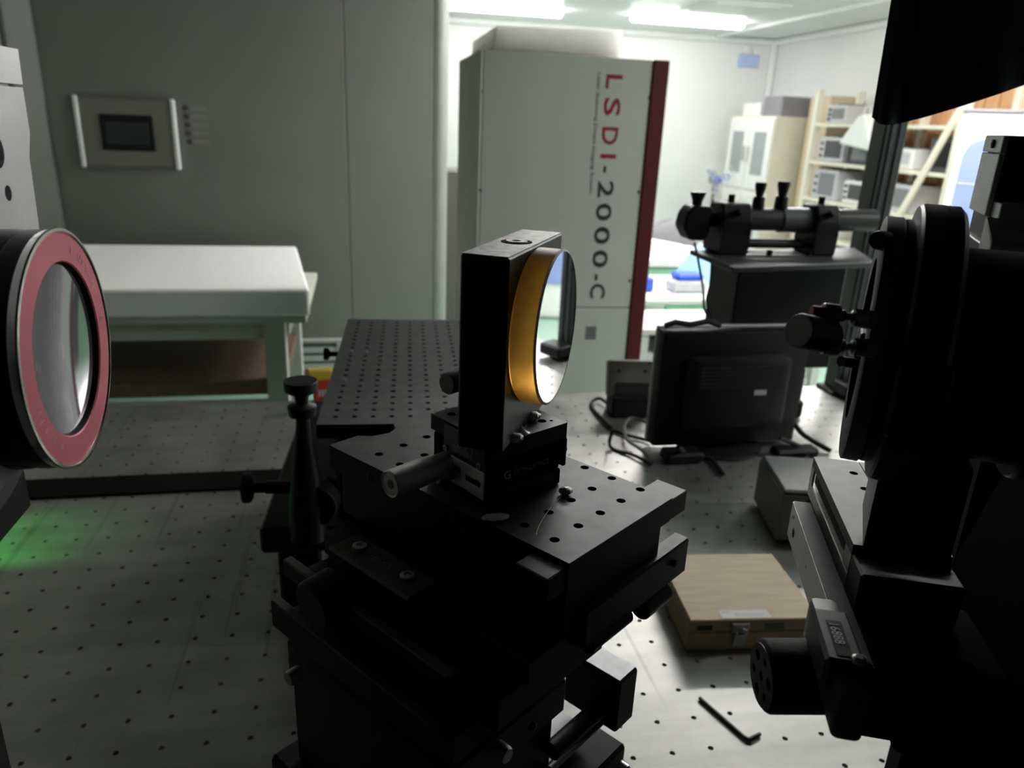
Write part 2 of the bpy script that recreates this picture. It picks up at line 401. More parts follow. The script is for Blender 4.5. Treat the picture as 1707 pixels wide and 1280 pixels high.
def vtext(name, s, p0, p1, cap, mt, bold=0):
    o = text(name, s, 1, Matrix.Identity(4), mt, t, .004, bold=bold)
    xs = [v.co.x for v in o.data.vertices]
    L = (p0-p1).length; d = (p1-p0).normalized(); up = Vector((0, -1, 0)).cross(d)
    kx = L/(max(xs)-min(xs)); ky = cap/.72
    for v in o.data.vertices:
        v.co = L_(t, p0 + d*((v.co.x-min(xs))*kx) + up*(v.co.y*ky) + Vector((0, -1, 0))*(v.co.z*.2+.0004))
    return o
xb = ony(1012, 125, YC).x
def vz(py): return ony(1015, py, YC).z
for ch, y0_, y1_, mt_ in (('L', 124, 148, INKR), ('S', 163, 193, INKR), ('D', 212, 241, INKR), ('I', 257, 264, INKR), ('-', 277, 288, INKD), ('2', 302, 329, INKD),
                          ('0', 339, 368, INKD), ('0', 378, 407, INKD), ('0', 417, 446, INKD), ('-', 457, 467, INKD), ('C', 473, 497, INKD)):
    vtext('letter', ch, Vector((xb, YC, vz(y0_))), Vector((xb, YC, vz(y1_))), .056, mt_, .014)
xs_ = ony(997, 122, YC).x
vtext('small_lettering', 'Laser Scanning Direct Imaging System', Vector((xs_, YC, vz(122))), Vector((xs_, YC, vz(323))), .012, INKG)
fb = MB().prism([(.43, 2.58, .9265), (.868, 2.58, .9265), (.862, 2.58, 1.012), (.436, 2.58, 1.0)], (0, .5, 0), .008).build('foam_box', CFOAM)
tag(fb, 'cream foam block lying on top of the tall cabinet', 'foam')

tag(B(.3, .72, 4.62, 5.0, FZ+.001, .42, .006).build('low_cupboard', mat('brown grey laminate', (.1, .095, .085), .5)), 'dark brown grey cupboard in the gap between wall and tall cabinet', 'cupboard')
# ================================================================== BRIGHT ROOM FURNITURE
t = thing('workbench', 'white workbench just right of the red cabinet edge', 'bench', (1.5, 2.95, FZ))
wbox(t, 'bench_top', WHT, 1.085, 1.95, 2.74, 3.06, -.075, -.05)
wbox(t, 'shelf', WHT, 1.1, 1.94, 2.77, 3.05, -.32, -.29)
wbox(t, 'shelf', WHT, 1.1, 1.94, 2.77, 3.05, -.62, -.59)
for lx in (1.1, 1.9):
    for ly in (2.76, 3.0): wbox(t, 'leg', WHT, lx, lx+.04, ly, ly+.04, FZ, -.075)
wbox(t, 'back_panel', MINT, 1.12, 1.92, 3.04, 3.05, -.29, -.08)
bx_ = thing('instrument_box', 'black instrument with a round white dial on the workbench shelf', 'instrument', (1.25, 2.9, -.29))
wbox(bx_, 'case', DGR, 1.15, 1.36, 2.87, 3.03, -.2895, -.13); MB().lathe((1.19, 2.87, -.21), (0, -1, 0), [(0, .03), (.01, .028), (.01, 0)], 16).build('dial', WHT, bx_, W=W_(bx_))
rl = MB().cyl((1.105, 2.83, -.263), (1.5, 2.83, -.263), .026, n=20).build('paper_roll', PAP); tag(rl, 'white paper roll lying on the workbench shelf', 'roll')
# second table
t = thing('side_table', 'white table with green drawers carrying blue and white supplies', 'table', (1.75, 3.5, FZ))
wbox(t, 'table_top', WHT, 1.3, 2.02, 3.25, 3.85, -.075, -.05)
wbox(t, 'drawer_front', MINT, 1.42, 1.98, 3.27, 3.3, -.22, -.08)
for lx in (1.32, 1.96):
    for ly in (3.28, 3.78): wbox(t, 'leg', WHT, lx, lx+.04, ly, ly+.04, FZ, -.075)
t = thing('tissue_box', 'grey white box with bright blue lid on the white table', 'box', (1.58, 3.45, -.05))
B(-.08, .1, -.06, .06, .0005, .06, .012).build('body', mat('grey box', (.55, .56, .58), .5), t); B(-.06, .08, -.05, .05, .06, .095, .012).build('lid', BLU, t)
tag(B(1.36, 1.41, 3.42, 3.5, -.0495, .02, .008).build('blue_bottle_box', BLU), 'small bright blue box at the left end of the white table', 'box')
# pale blue cover: a draped pyramid, and a green one
def drape(name, mt, c, rx, ry, h, label):
    b_ = MB(); pr = [(0, 1), (.25, .86), (.6, .55), (.9, .2), (1, 0)]
    n = 20; rings = []
    for (zz, k) in pr:
        if k == 0: rings.append([b_.bm.verts.new((c[0], c[1], c[2]+h))])
        else: rings.append([b_.bm.verts.new((c[0]+rx*k*math.cos(6.283*i/n)*(1+.06*math.sin(5*i)), c[1]+ry*k*math.sin(6.283*i/n), c[2]+h*zz)) for i in range(n)])
    for a, bb in zip(rings, rings[1:]):
        for k in range(n):
            q_ = [a[k], a[(k+1) % n]]+([bb[(k+1) % n], bb[k]] if len(bb) > 1 else [bb[0]])
            b_.bm.faces.new(q_)
    b_.bm.faces.new(rings[0][::-1])
    return tag(b_.build(name, mt), label, 'cover')
drape('dust_cover', SKY, (1.76, 3.7, -.0495), .12, .1, .2, 'pale blue dust cover standing on the white table')
drape('dust_cover', MINT, (2.16, 3.9, FZ+.001), .14, .14, .9, 'pale green tall dust cover beside the white table')
# third bench, chair
t = thing('bench_unit', 'white bench unit further back beside the red cabinet edge', 'bench', (1.95, 4.6, FZ))
wbox(t, 'bench_top', WHT, 1.6, 2.25, 4.3, 4.9, -.09, -.05); wbox(t, 'drawer_front', MINT, 1.62, 2.2, 4.32, 4.36, -.3, -.1)
wbox(t, 'carcass', WHT, 1.62, 2.23, 4.36, 4.88, FZ, -.09)
pc = MB().prism([(1.66, 4.4, -.0495), (2.1, 4.4, -.0495), (2.1, 4.4, -.01), (1.85, 4.4, .02), (1.72, 4.4, .08), (1.66, 4.4, .09)], (0, .3, 0), .01).build('padded_envelope', PAP)
tag(pc, 'white padded parcel on the bench unit', 'parcel')
t = thing('office_chair', 'lavender grey office chair behind the bench unit', 'chair', (2.4, 5.6, FZ))
MB().ball((0, 0, .66), 1, (.22, .05, .19), 3).build('backrest', LAV, t); MB().ball((0, -.22, .46), 1, (.25, .24, .05), 3).build('seat', LAV, t)
MB().tube([(0, .03, .7), (0, .06, .5), (0, -.05, .44)], .02).build('back_support', DGR, t)
MB().cyl((0, -.2, .1), (0, -.2, .43), .03).build('gas_lift', DGR, t)
for k in range(5):
    a = 6.283*k/5; MB().tube([(0, -.2, .12), (.28*math.cos(a), -.2+.28*math.sin(a), .05)], .018).build('leg', DGR, t)
    MB().ball((.28*math.cos(a), -.2+.28*math.sin(a), .028), .028, n=1).build('castor', BLKP, t)
# standing fan
q = dep(1195, 300, 8.0)
t = thing('standing_fan', 'standing fan with a blue hub in front of the white cabinets', 'fan', (q.x, q.y, FZ))
hz = q.z-FZ
MB().lathe((0, 0, 0), (0, 0, 1), [(0, 0), (0, .18), (.03, .15), (.04, .02), (.04, 0)], 24).build('base', WHT, t)
MB().cyl((0, 0, .03), (0, .06, hz), .014).build('pole', DGR, t)
MB().lathe((0, .02, hz), (0, 1, 0), [(-.02, 0), (-.02, .05), (.1, .045), (.12, 0)], 20).build('motor', MGR, t)
tag(MB().lathe((0, -.03, hz), (0, 1, 0), [(-.02, 0), (-.015, .04), (.02, .045), (.02, 0)], 20).build('hub', FANB, t), 'blue hub')
for k in range(3):
    a = 6.283*k/3+.4; b_ = MB(); pts = []
    for i in range(9):
        r_ = .04+.13*i/8; wdt = .05*math.sin(math.pi*(.15+.8*i/8))
        for s_ in (-1, 1):
            an = a+s_*wdt/r_*.8; pts.append(b_.bm.verts.new((r_*math.cos(an), -.03+s_*.018, hz+r_*math.sin(an))))
    for i in range(8): b_.bm.faces.new([pts[2*i], pts[2*i+1], pts[2*i+3], pts[2*i+2]])
    bmesh.ops.solidify(b_.bm, geom=b_.bm.faces, thickness=.003); b_.build('blade', FANC, t)
for r_, yy in ((.19, -.03), (.14, -.06), (.08, -.07), (.14, .01)):
    MB().tube([(r_*math.cos(6.283*k/28), yy, hz+r_*math.sin(6.283*k/28)) for k in range(29)], .003, 5).build('guard_ring', WHT, t)
for k in range(16):
    a = 6.283*k/16; MB().tube([(.02*math.cos(a), -.072, hz+.02*math.sin(a)), (.1*math.cos(a), -.07, hz+.1*math.sin(a)), (.19*math.cos(a), -.03, hz+.19*math.sin(a))], .0022, 4).build('guard_wire', WHT, t)
# white glazed cabinet against the right wall: its doors face left, its beige flank faces the camera
X0 = 4.2
t = thing('glazed_cabinet', 'white cabinet with four glazed doors in the far corner', 'cabinet', (4.5, 7.95, FZ))
wbox(t, 'carcass', CREAM, X0+.02, XR-.08, 7.47, 8.45, FZ, .88)
for (y0, y1) in ((7.48, 7.95), (7.97, 8.44)):
    for (z0, z1) in ((.12, .86), (-.72, .1)):
        d_ = wbox(t, 'door', WHT, X0, X0+.02, y0, y1, z0, z1, bev=.004)
        wbox(t, 'door_pane', GLAS, X0-.004, X0, y0+.11, y1-.11, z0+.16, z1-.14, bev=0)
        wbox(t, 'handle', SIL, X0-.03, X0-.001, (y1-.05 if y0 < 7.7 else y0+.03), (y1-.03 if y0 < 7.7 else y0+.05), (z0+z1)/2-.08, (z0+z1)/2+.08)
wbox(t, 'flank_panel', BEIG, 4.56, XR-.082, 7.463, 7.47, FZ, .88)
tag(wbox(t, 'yellow_tag', YEL, 4.55, 4.62, 7.455, 7.462, .0, .3), 'yellow tag on the flank')
for k, (y0, hh, mt_, lb) in enumerate(((8.0, .14, PAP, 'white carton on top of the glazed cabinet, at the far end'), (7.55, .2, LAV, 'pale grey carton on top of the glazed cabinet, at the near end'))):
    tag(B(4.3, 4.74, y0, y0+.38, .8805, .88+hh, .01).build('carton', mt_), lb, 'carton', 'cartons on the glazed cabinet')
tag(B(4.5, 4.78, 7.0, 7.36, FZ, 1.08, .01).build('tall_carton', BEIG), 'tall beige board standing between cabinet and rack', 'board')
# shelf rack on the right wall
RX0, RX1, RY0, RY1 = 4.3, 4.73, 5.0, 6.88
t = thing('shelf_rack', 'cream steel shelf rack full of instruments along the right wall', 'rack', (4.54, 5.9, FZ))
for lx in (RX0, RX1):
    for ly in (RY0, 5.94, RY1): wbox(t, 'post', CREAM, lx-.03, lx+.03, ly-.03, ly+.03, FZ, 1.12)
LEV = (-.55, -.2, .14, .48, .82)
for z0 in LEV: wbox(t, 'shelf', CREAM, RX0-.02, RX1+.02, RY0, RY1, z0-.03, z0)
MB().tube([(RX0-.04, 5.0, .95), (RX0-.04, 5.45, .05)], .028).build('brace', CREAM, t, W=W_(t))
MB().tube([(RX0-.04, 5.0, -.7), (RX0-.04, 5.9, .1)], .02).build('brace', CREAM, t, W=W_(t))
def instr(x, y, z, wy, h, body, face, label, d=.36):
    t_ = thing('bench_instrument', label, 'instrument', (x+d/2, y+wy/2, z+.0005), 0, 'instruments on the shelf rack')
    B(-d/2, d/2, -wy/2, wy/2, 0, h, .012).build('case', body, t_)
    B(-d/2-.006, -d/2, -wy/2+.03, wy*.22, .04, h-.03, .002).build('screen', face, t_)
    for k in range(3): MB().lathe((-d/2, wy*.34, h*.25+h*.25*k), (-1, 0, 0), [(0, .016), (.014, .013), (.014, 0)], 12).build('knob', DGR, t_)
    B(-d/2+.04, d/2-.04, -.05, .05, h-.001, h+.012, .004).build('carry_handle', DGR, t_)
LGR = mat('light grey case', (.56, .55, .58), .5)
instr(4.32, 6.40, .48, .40, .22, LGR, DGR, 'light grey oscilloscope on the upper rack shelf')
instr(4.32, 6.02, .48, .33, .18, DGR, MGR, 'dark grey power unit on the upper rack shelf')
instr(4.32, 6.42, .14, .38, .27, LGR, mat('grey screen', (.2, .2, .22), .3), 'large pale instrument with grey screen on the middle rack shelf')
instr(4.34, 6.03, .14, .3, .2, WHT, DGR, 'white instrument beside the large pale one on the rack')
instr(4.32, 6.36, -.2, .42, .2, WHT, LGR, 'white instrument on the lower rack shelf')
instr(4.34, 5.08, .48, .26, .25, DGR, BLKP, 'black boxed instrument on the near end of the upper rack shelf')
instr(4.34, 5.5, .48, .3, .16, WHT, LGR, 'white instrument in the middle of the near upper rack shelf')
instr(4.34, 5.4, .14, .4, .22, LGR, MGR, 'pale grey instrument on the near middle rack shelf')
instr(4.34, 5.3, -.2, .36, .12, DGR, BLKP, 'flat black instrument on the near lower rack shelf')
instr(4.32, 6.45, .82, .3, .16, LGR, MGR, 'pale instrument on the top rack shelf')
t = thing('white_bag', 'white tapered paper bag hanging over the rack front', 'bag', (4.205, 6.02, .62))
MB().prism([(-.06, -.28, -.02), (-.06, .22, .03), (-.06, .02, .26), (-.06, -.08, .28)], (.1, 0, 0), .015).build('body', WHT, t)
MB().tube([(0, -.08, .27), (0, -.06, .34), (0, 0, .34), (0, .02, .25)], .006, 6).build('handle', WHT, t)
tag(B(4.6, 4.78, 4.72, 4.96, -.79, .4, .006).build('brown_panel', CARD), 'light brown board leaning beside the near rack end', 'board')
# pine slats on the right wall
t = thing('slat_screen', 'orange pine slat screen on the right wall behind the rack', 'screen', (XR-.03, 5.4, FZ))
for k in range(26): wbox(t, 'slat', SLAT, XR-.035-.01*(k % 2), XR-.012, 4.3+.075*k, 4.3+.075*k+.066, FZ, 1.25)
wbox(t, 'backing', CARD, XR-.012, XR-.002, 4.3, 6.25, FZ, 1.25, bev=0)
# floor standing air conditioner
q = dep(1640, 300, 5.0)
t = thing('air_conditioner', 'white floor standing air conditioner with pale blue rounded front', 'air conditioner', (q.x, q.y, FZ), -44)
HT = .905-FZ
B(-.2, .2, -.16, .2, 0, HT, .05, 4).build('body', WHT, t)
pts = [(-.15, -.164, .3), (.06, -.164, .3)]+[(-.045+.105*math.cos(math.pi*k/12), -.164, HT-.3+.13*math.sin(math.pi*k/12)) for k in range(13)]
tag(MB().prism(pts, (0, -.012, 0), .004).build('front_panel', PBLU, t), 'pale blue rounded front panel')
B(-.14, .05, -.18, -.176, HT-.46, HT-.45).build('panel_seam', LGR, t)
B(-.06, .02, -.163, -.16, HT-.14, HT-.12).build('name_plate', LGR, t)
B(-.205, .205, -.165, .205, HT-.015, HT+.01, .02, 2).build('top_cap', LAV, t)

# ================================================================== ON THE REAR OPTICAL TABLE
# steel frame post of the curtain enclosure
q = onz(1396, 650, 0)
t = thing('enclosure_post', 'dark green grey steel post on the far table edge', 'post', (q.x, 1.86, 0))
B(-.033, .033, -.03, .03, .012, 1.2, .004).build('profile', mat('dark green grey paint', (.055, .065, .06), .4, .2, .1, 20), t)
for s_ in (-1, 1): B(s_*.012-.004, s_*.012+.004, -.034, -.03, .02, 1.2).build('groove_rib', DGR, t)
B(-.05, .05, -.045, .042, 0, .012, .003).build('foot', BLKP, t)
B(-.045, .045, -.1, -.03, .012, .05, .006).build('foot_bracket', BLKP, t)
# monitor seen from behind
MY = 1.505
a_ = ony(1102, 552, MY); b_ = ony(1340, 560, MY); c_ = ony(1085, 742, MY)
mw = (b_.x-a_.x); mcx = (a_.x+b_.x)/2+.008
t = thing('computer_monitor', 'black computer monitor seen from behind on the rear table', 'monitor', (mcx, MY, 0))
zt_, zb_ = a_.z, .014
B(-mw/2-.004, mw/2+.004, -.012, .03, zb_, zt_, .006, 2).build('back_cover', BLKP, t)
B(-mw/2+.05, mw/2-.05, -.05, -.012, zb_+.05, zt_-.05, .018, 2).build('rear_bulge', BLKP, t)
B(-mw/2-.004, mw/2+.004, .03, .042, zb_, zt_+.004, .003).build('front_bezel', mat('silver grey bezel', (.6, .6, .61), .35, .3), t)
tag(B(.035, .065, -.0512, -.05, .15, .162).build('label_plate', LGR, t), 'small pale label')
for k in range(6): B(-.1, .1, -.0508, -.05, zt_-.075-.009*k, zt_-.071-.009*k).build('vent_slot', RUB, t)
B(-.035, .035, .043, .07, .008, .16, .006).build('stand_neck', BLKP, t)
MB().lathe((0, .02, 0), (0, 0, 1), [(0, 0), (0, .1), (.004, .102), (.008, .095), (.012, .03), (.012, 0)], 36).build('stand_base', BLKP, t)
# clutter on the monitor top edge
g = MB().tube([ony(x_, y_, MY+.012) + Vector((0, 0, .004)) for x_, y_ in ((1108, 546), (1125, 540), (1150, 544), (1180, 538), (1200, 545))], .007, 7)
tag(g.build('cable_bundle', RUB), 'short black cable bundle lying along the monitor top', 'cable')
# cables under and beside the monitor
def cable(pts, r, label, mt=RUB):
    P = [Vector(p) for p in pts]; out = []
    for i in range(len(P)-1):
        p0, p1, p2, p3 = P[max(i-1, 0)], P[i], P[i+1], P[min(i+2, len(P)-1)]
        for k in range(7):
            s_ = k/7; out.append(.5*((2*p1)+(p2-p0)*s_+(2*p0-5*p1+4*p2-p3)*s_*s_+(3*p1-p0-3*p2+p3)*s_**3))
    out.append(P[-1])
    return tag(MB().tube(out, r, 7).build('cable', mt), label, 'cable')
def zp(x, y, z): return onz(x, y, z)
cable([zp(1012, 672, .012), zp(998, 664, .012), zp(985, 675, .0065), zp(1005, 700, .0065), zp(1030, 720, .0065), zp(1085, 735, .0065)], .0045, 'black cable looping out to the left of the small control box')
cable([zp(1082, 705, .018), zp(1052, 697, .018), zp(1041, 710, .018), zp(1046, 733, .018), zp(1070, 750, .012), zp(1092, 772, .0065)], .004, 'grey cable bending down beside the monitor edge', MGR)
cable([zp(1022, 715, .05), zp(1018, 745, .0065), zp(1060, 760, .0065), zp(1085, 775, .0065)], .0038, 'thin black cable on the table in front of the control box')
cable([zp(1320, 700, .06), zp(1340, 725, .03), zp(1385, 752, .0065)], .006, 'thick black cable running out to the right of the monitor')
cable([zp(1300, 730, .05), zp(1345, 752, .0065), zp(1330, 775, .0065), zp(1285, 775, .0065)], .005, 'black cable loop at the right foot of the monitor')
cable([zp(1130, 745, .05), zp(1150, 760, .0065), zp(1185, 765, .0065), zp(1205, 790, .0065)], .005, 'black cable crossing under the monitor')
# hinged clips and power bricks under the monitor
tag(B(.66, .75, 1.42, 1.47, .0005, .026, .006).build('power_brick', BLKP), 'black power brick under the left monitor corner', 'adapter')
tag(B(.93, 1.04, 1.42, 1.46, .0005, .022, .006).build('power_brick', BLKP), 'black power brick under the right monitor corner', 'adapter')
# small control box on a stand
q = ony(1050, 630, 1.74)
t = thing('control_box', 'small brown grey control box with slot beside the monitor', 'control box', (q.x, 1.74, 0), -6)
BG = mat('brown grey plastic', (.17, .155, .14), .5)
M_ = Matrix.Translation((0, 0, .1)) @ Matrix.Rotation(R(-14), 4, 'X')
B(-.06, .06, -.02, .02, -.05, .045, .006, 2, M_).build('case', BG, t)
B(-.042, .045, -.0225, -.02, -.045, -.012, .003, 1, M_).build('slot_recess', RUB, t)
for s_ in (-1, 1): MB().lathe(M_ @ Vector((s_*.035, -.02, .018)), (0, -1, -.2), [(0, .005), (.002, .004), (.002, 0)], 10).build('button', RUB, t)
B(-.05, .05, -.04, .035, 0, .06, .005).build('stand', BLKP, t)
# autocollimator on its stand
IY = 1.72
t = thing('autocollimator', 'black autocollimator telescope on a plate behind the monitor', 'telescope', (1.08, IY, 0))
def ip(x, y, Y=IY): return L_(t, ony(x, y, Y))
pl = [onz(1150, 416, .43), onz(1222, 446, .43), onz(1462, 437, .43), onz(1425, 413, .43)]
pl = [L_(t, p_) for p_ in pl]
zpl = .43
MB().prism([(p_.x, p_.y, zpl-.012) for p_ in pl], (0, 0, .012), .002).build('base_plate', BLKG, t)
x0 = ip(1212, 450).x; x1 = ip(1388, 450).x
B(x0, x1, -.06, .09, .14, zpl-.012, .004).build('stand_column', BLK, t)
x2 = ip(1325, 600).x
B(x0, x2, -.06, .1, .05, .14, .004).build('stand_column', BLK, t)
B(x0-.03, x2+.01, -.063, .13, 0, .05, .006).build('stand_foot', BLK, t)
tz = ip(1290, 366).z
MB().cyl((ip(1215, 370).x, 0, tz), (ip(1456, 362).x, 0, tz+.002), .028, n=28).build('tube', mat('dark tube enamel', (.03, .03, .03), .4), t)
MB().lathe((ip(1300, 366).x, 0, tz), (1, 0, 0), [(-.002, .028), (-.002, .031), (.1, .031), (.1, .028)], 28).build('tube_collar', mat('worn collar', (.13, .13, .135), .35, .4), t)
for xx, w_ in ((1213, .075), (1362, .06)):
    cx = ip(xx, 380).x
    MB().prism([(cx-w_/2, -.05, zpl+.0005), (cx-w_/2, .05, zpl+.0005), (cx-w_/2, .044, tz-.03), (cx-w_/2, .05, tz), (cx-w_/2, .032, tz+.04), (cx-w_/2, -.032, tz+.04), (cx-w_/2, -.05, tz), (cx-w_/2, -.044, tz-.03)], (w_, 0, 0), .004).build('ring_support', BLK, t)
    MB().cyl((cx, 0, tz+.038), (cx, 0, tz+.058), .008).build('clamp_screw', BLK, t)
    for s_ in (-1, 1): MB().cyl((cx, s_*.045, tz+.02), (cx, s_*.062, tz+.028), .009).build('clamp_screw', BLK, t)
MB().lathe((ip(1163, 372).x, 0, tz-.004), (1, 0, 0), [(-.01, 0), (-.01, .02), (.02, .022), (.03, .016), (.055, .016), (.06, .03), (.075, .03), (.075, 0)], 24).build('eyepiece_barrel', BLK, t)
hx = ip(1158, 372).x
MB().prism([(hx-.035, -.03, tz+.012), (hx-.02, -.03, tz+.032), (hx+.028, -.03, tz+.03), (hx+.03, -.03, tz-.03), (hx+.02, -.03, tz-.05), (hx-.02, -.03, tz-.05), (hx-.04, -.03, tz-.02)], (0, .06, 0), .005).build('camera_head', BLK, t)
MB().lathe((hx+.0, 0, tz+.028), (0, 0, 1), [(0, .012), (.012, .012), (.034, .02), (.034, 0)], 20).build('eyepiece', BLK, t)
for xx, r_, h_ in ((1264, .011, .052), (1302, .0125, .056)):
    cx = ip(xx, 340).x
    MB().lathe((cx, 0, tz+.028), (0, 0, 1), [(0, r_+.004), (h_*.5, r_+.003), (h_*.55, r_-.002), (h_, r_+.003), (h_+.008, r_+.002), (h_+.008, 0)], 20).build('eyepiece', BLK, t)
MB().cyl((ip(1240, 408).x, -.02, zpl+.022), (ip(1350, 408).x, -.02, zpl+.022), .008).build('tie_rod', BLK, t)
MB().cyl((ip(1240, 408).x, .03, zpl+.022), (ip(1350, 408).x, .03, zpl+.022), .008).build('tie_rod', BLK, t)
for xx in (1268, 1332): MB().cyl((ip(xx, 425).x, -.04, zpl+.0003), (ip(xx, 425).x, -.04, zpl+.012), .007, n=12).build('plate_bolt', BLK, t)
cable([L_(t, (0, 0, 0))*0 + ony(1158, 405, 1.70), ony(1165, 440, 1.66), ony(1172, 480, 1.65), ony(1176, 520, 1.64), ony(1200, 540, 1.64)], .003, 'thin black cable hanging down from the telescope head')
cable([ony(1186, 432, 1.64), ony(1184, 470, 1.64), ony(1178, 505, 1.645), ony(1190, 535, 1.64)], .0025, 'thin black cable hanging from the telescope plate edge')
# bright package at the far table edge
q = onz(540, 668, 0)
t = thing('snack_package', 'small red and yellow printed package on the rear table', 'package', (q.x-.002, q.y-.03, 0), 8)
MB().prism([(-.022, -.012, .0005), (.014, -.012, .0005), (.024, -.012, .07), (-.022, -.012, .07)], (0, .024, 0), .003).build('red_pouch', RED, t)
MB().prism([(-.026, -.013, .07), (.024, -.013, .07), (.028, -.013, .098), (-.034, -.013, .1)], (0, .026, 0), .003).build('yellow_band', YEL, t)
for k in range(3): B(-.01+.008*k, -.005+.008*k, -.0135, -.012, .028, .046).build('white_print', PAP, t)
# ================================================================== FOREGROUND TABLE OBJECTS
# wooden box
t = thing('wooden_box', 'pale wooden case with metal clasp and white label on the table', 'box', (.447, .823, 0), -6)
bw, bd, bh = .195, .172, .053
B(0, bw, 0, bd, .0005, bh*.6, .0015).build('case', WOOD, t); B(0, bw, 0, bd, bh*.6+.0008, bh, .0015).build('lid', WOOD, t)
tag(B(.048, .122, .003, .022, bh, bh+.0004).build('paper_label', PAP, t), 'white paper label')
for k, (x_, w_) in enumerate(((.052, .01), (.07, .045), (.07, .04))): B(x_, x_+w_, .016-.004*k, .0175-.004*k, bh+.0004, bh+.0006).build('label_print', LGR, t)
B(.012, .034, -.0006, 0, bh*.68, bh*.82).build('stamp', INKD, t)
B(.112, .142, -.0006, 0, bh*.66, bh*.86).build('green_sticker', mat('dull green sticker', (.16, .25, .13), .6), t)
B(.062, .088, -.004, 0, bh*.62, bh*.9, .001).build('clasp_plate', GMET, t); B(.066, .084, -.006, 0, bh*.2, bh*.58, .001).build('clasp_plate', GMET, t)
MB().tube([(.068, -.007, bh*.5), (.068, -.009, bh*.78), (.075, -.0095, bh*.84), (.082, -.009, bh*.78), (.082, -.007, bh*.5)], .0012, 6).build('clasp_loop', GMET, t)
# dark grey case behind the rail
q = onz(1290, 906, 0)
t = thing('grey_case', 'dark grey case on the table behind the steel rail', 'case', (q.x, q.y, 0), -14)
B(0, .15, 0, .16, .006, .1, .006, 2).build('body', MGR, t); B(.004, .146, .004, .156, .1, .108, .003).build('lid', MGR, t)
for x_ in (.02, .13):
    for y_ in (.02, .14): MB().cyl((x_, y_, 0), (x_, y_, .006), .01, n=12).build('foot', RUB, t)
# hex key
k0, k1, k2 = onz(1166, 1163, .0028), onz(1246, 1233, .0028), onz(1267, 1223, .0028)
d1 = (k1-k0).normalized(); d2 = (k2-k1).normalized(); rr = .006
hk = MB().tube([k0, k0.lerp(k1, .5), k1-d1*rr, k1-d1*rr*.35+d2*rr*.2, k1+d2*rr*.35-d1*rr*.2+d1*.001, k1+d2*rr, k2], .0024, 6).build('hex_key', DGR)
tag(hk, 'black L-shaped hex key lying on the table', 'hex key')

# ---------------------------------------------------------------- breadboard platform
BA = -3.6
t = thing('breadboard_platform', 'black drilled breadboard on an adjustable stand behind the mirror stage', 'breadboard', (-.0635, .937, 0), BA)
bz = .3277
holes = [(.0225+.025*i, .027+.025*j, .0036) for i in range(10) for j in range(21)]
MB().plate([(0, 0), (.27, 0), (.27, .55), (0, .55)], holes, bz-.02, bz, .016, 10).build('breadboard', BLKG, t, smooth=False)
for (i, j) in ((2, 8), (4, 7), (4, 11), (4, 13), (0, 6), (1, 12), (0, 12)):
    MB().lathe((.0225+.025*i, .027+.025*j, bz+.0001), (0, 0, 1), [(-.004, .0033), (.0015, .0033), (.0015, .0016), (-.002, .0016), (-.002, 0)], 10).build('set_screw', GMET if i < 2 else BLK, t)
sa, sb = L_(t, ony(431, 884, .94)), L_(t, ony(429, 926, .94))
sx, szt, szb = sa.x, sa.z, sb.z
B(sx, .25, 0, .5, szb, szt, .004).build('stand_plate', BLK, t)
for x_ in (sx+.02, .18):
    for y_ in (.01, .43): B(x_, x_+.06, y_, y_+.06, 0, szb, .004).build('stand_leg', BLK, t)
B(.02, .24, .03, .5, szt, bz-.03, .006).build('jack_body', BLK, t)
B(.015, .25, .02, .52, bz-.03, bz-.02, .002).build('carrier_plate', BLK, t)
ka = L_(t, ony(501, 634, .915))
MB().lathe((ka.x, ka.y, szt), (0, 0, 1), [(0, 0), (0, .024), (.05, .024), (.09, .019), (ka.z-szt-.062, .009), (ka.z-szt-.05, .0085), (ka.z-szt-.046, .017), (ka.z-szt-.034, .018), (ka.z-szt-.03, .008), (ka.z-szt-.02, .009), (ka.z-szt-.013, .0205), (ka.z-szt-.001, .0212), (ka.z-szt, .0205), (ka.z-szt, 0)], 28).build('adjuster_knob', BLK, t)
kb = L_(t, ony(406, 813, 1.0)); kc = L_(t, ony(470, 812, 1.0))
MB().lathe(kb, (1, 0, 0), [(0, 0), (0, .021), (.001, .0215), (.009, .0215), (.012, .018), (.014, .008), (.03, .008), (.031, .0095), (.16, .0095), (.16, 0)], 28).build('adjuster_knob', BLK, t)
kd = L_(t, ony(540, 590, 1.38))
MB().lathe(kd, (1, 0, 0), [(0, 0), (0, .0115), (.008, .0115), (.012, .005), (.09, .004), (.09, 0)], 20).build('adjuster_knob', BLK, t)
B(kd.x+.045, kd.x+.09, kd.y-.015, kd.y+.015, kd.z-.012, bz-.02, .002).build('knob_bracket', BLK, t)
kf = L_(t, ony(525, 845, .9))
MB().lathe(kf, (.15, 1, 0), [(0, 0), (0, .027), (.002, .0285), (.024, .0285), (.027, .024), (.03, .01), (.07, .01), (.07, 0)], 32).build('drive_knob', BLKP, t)

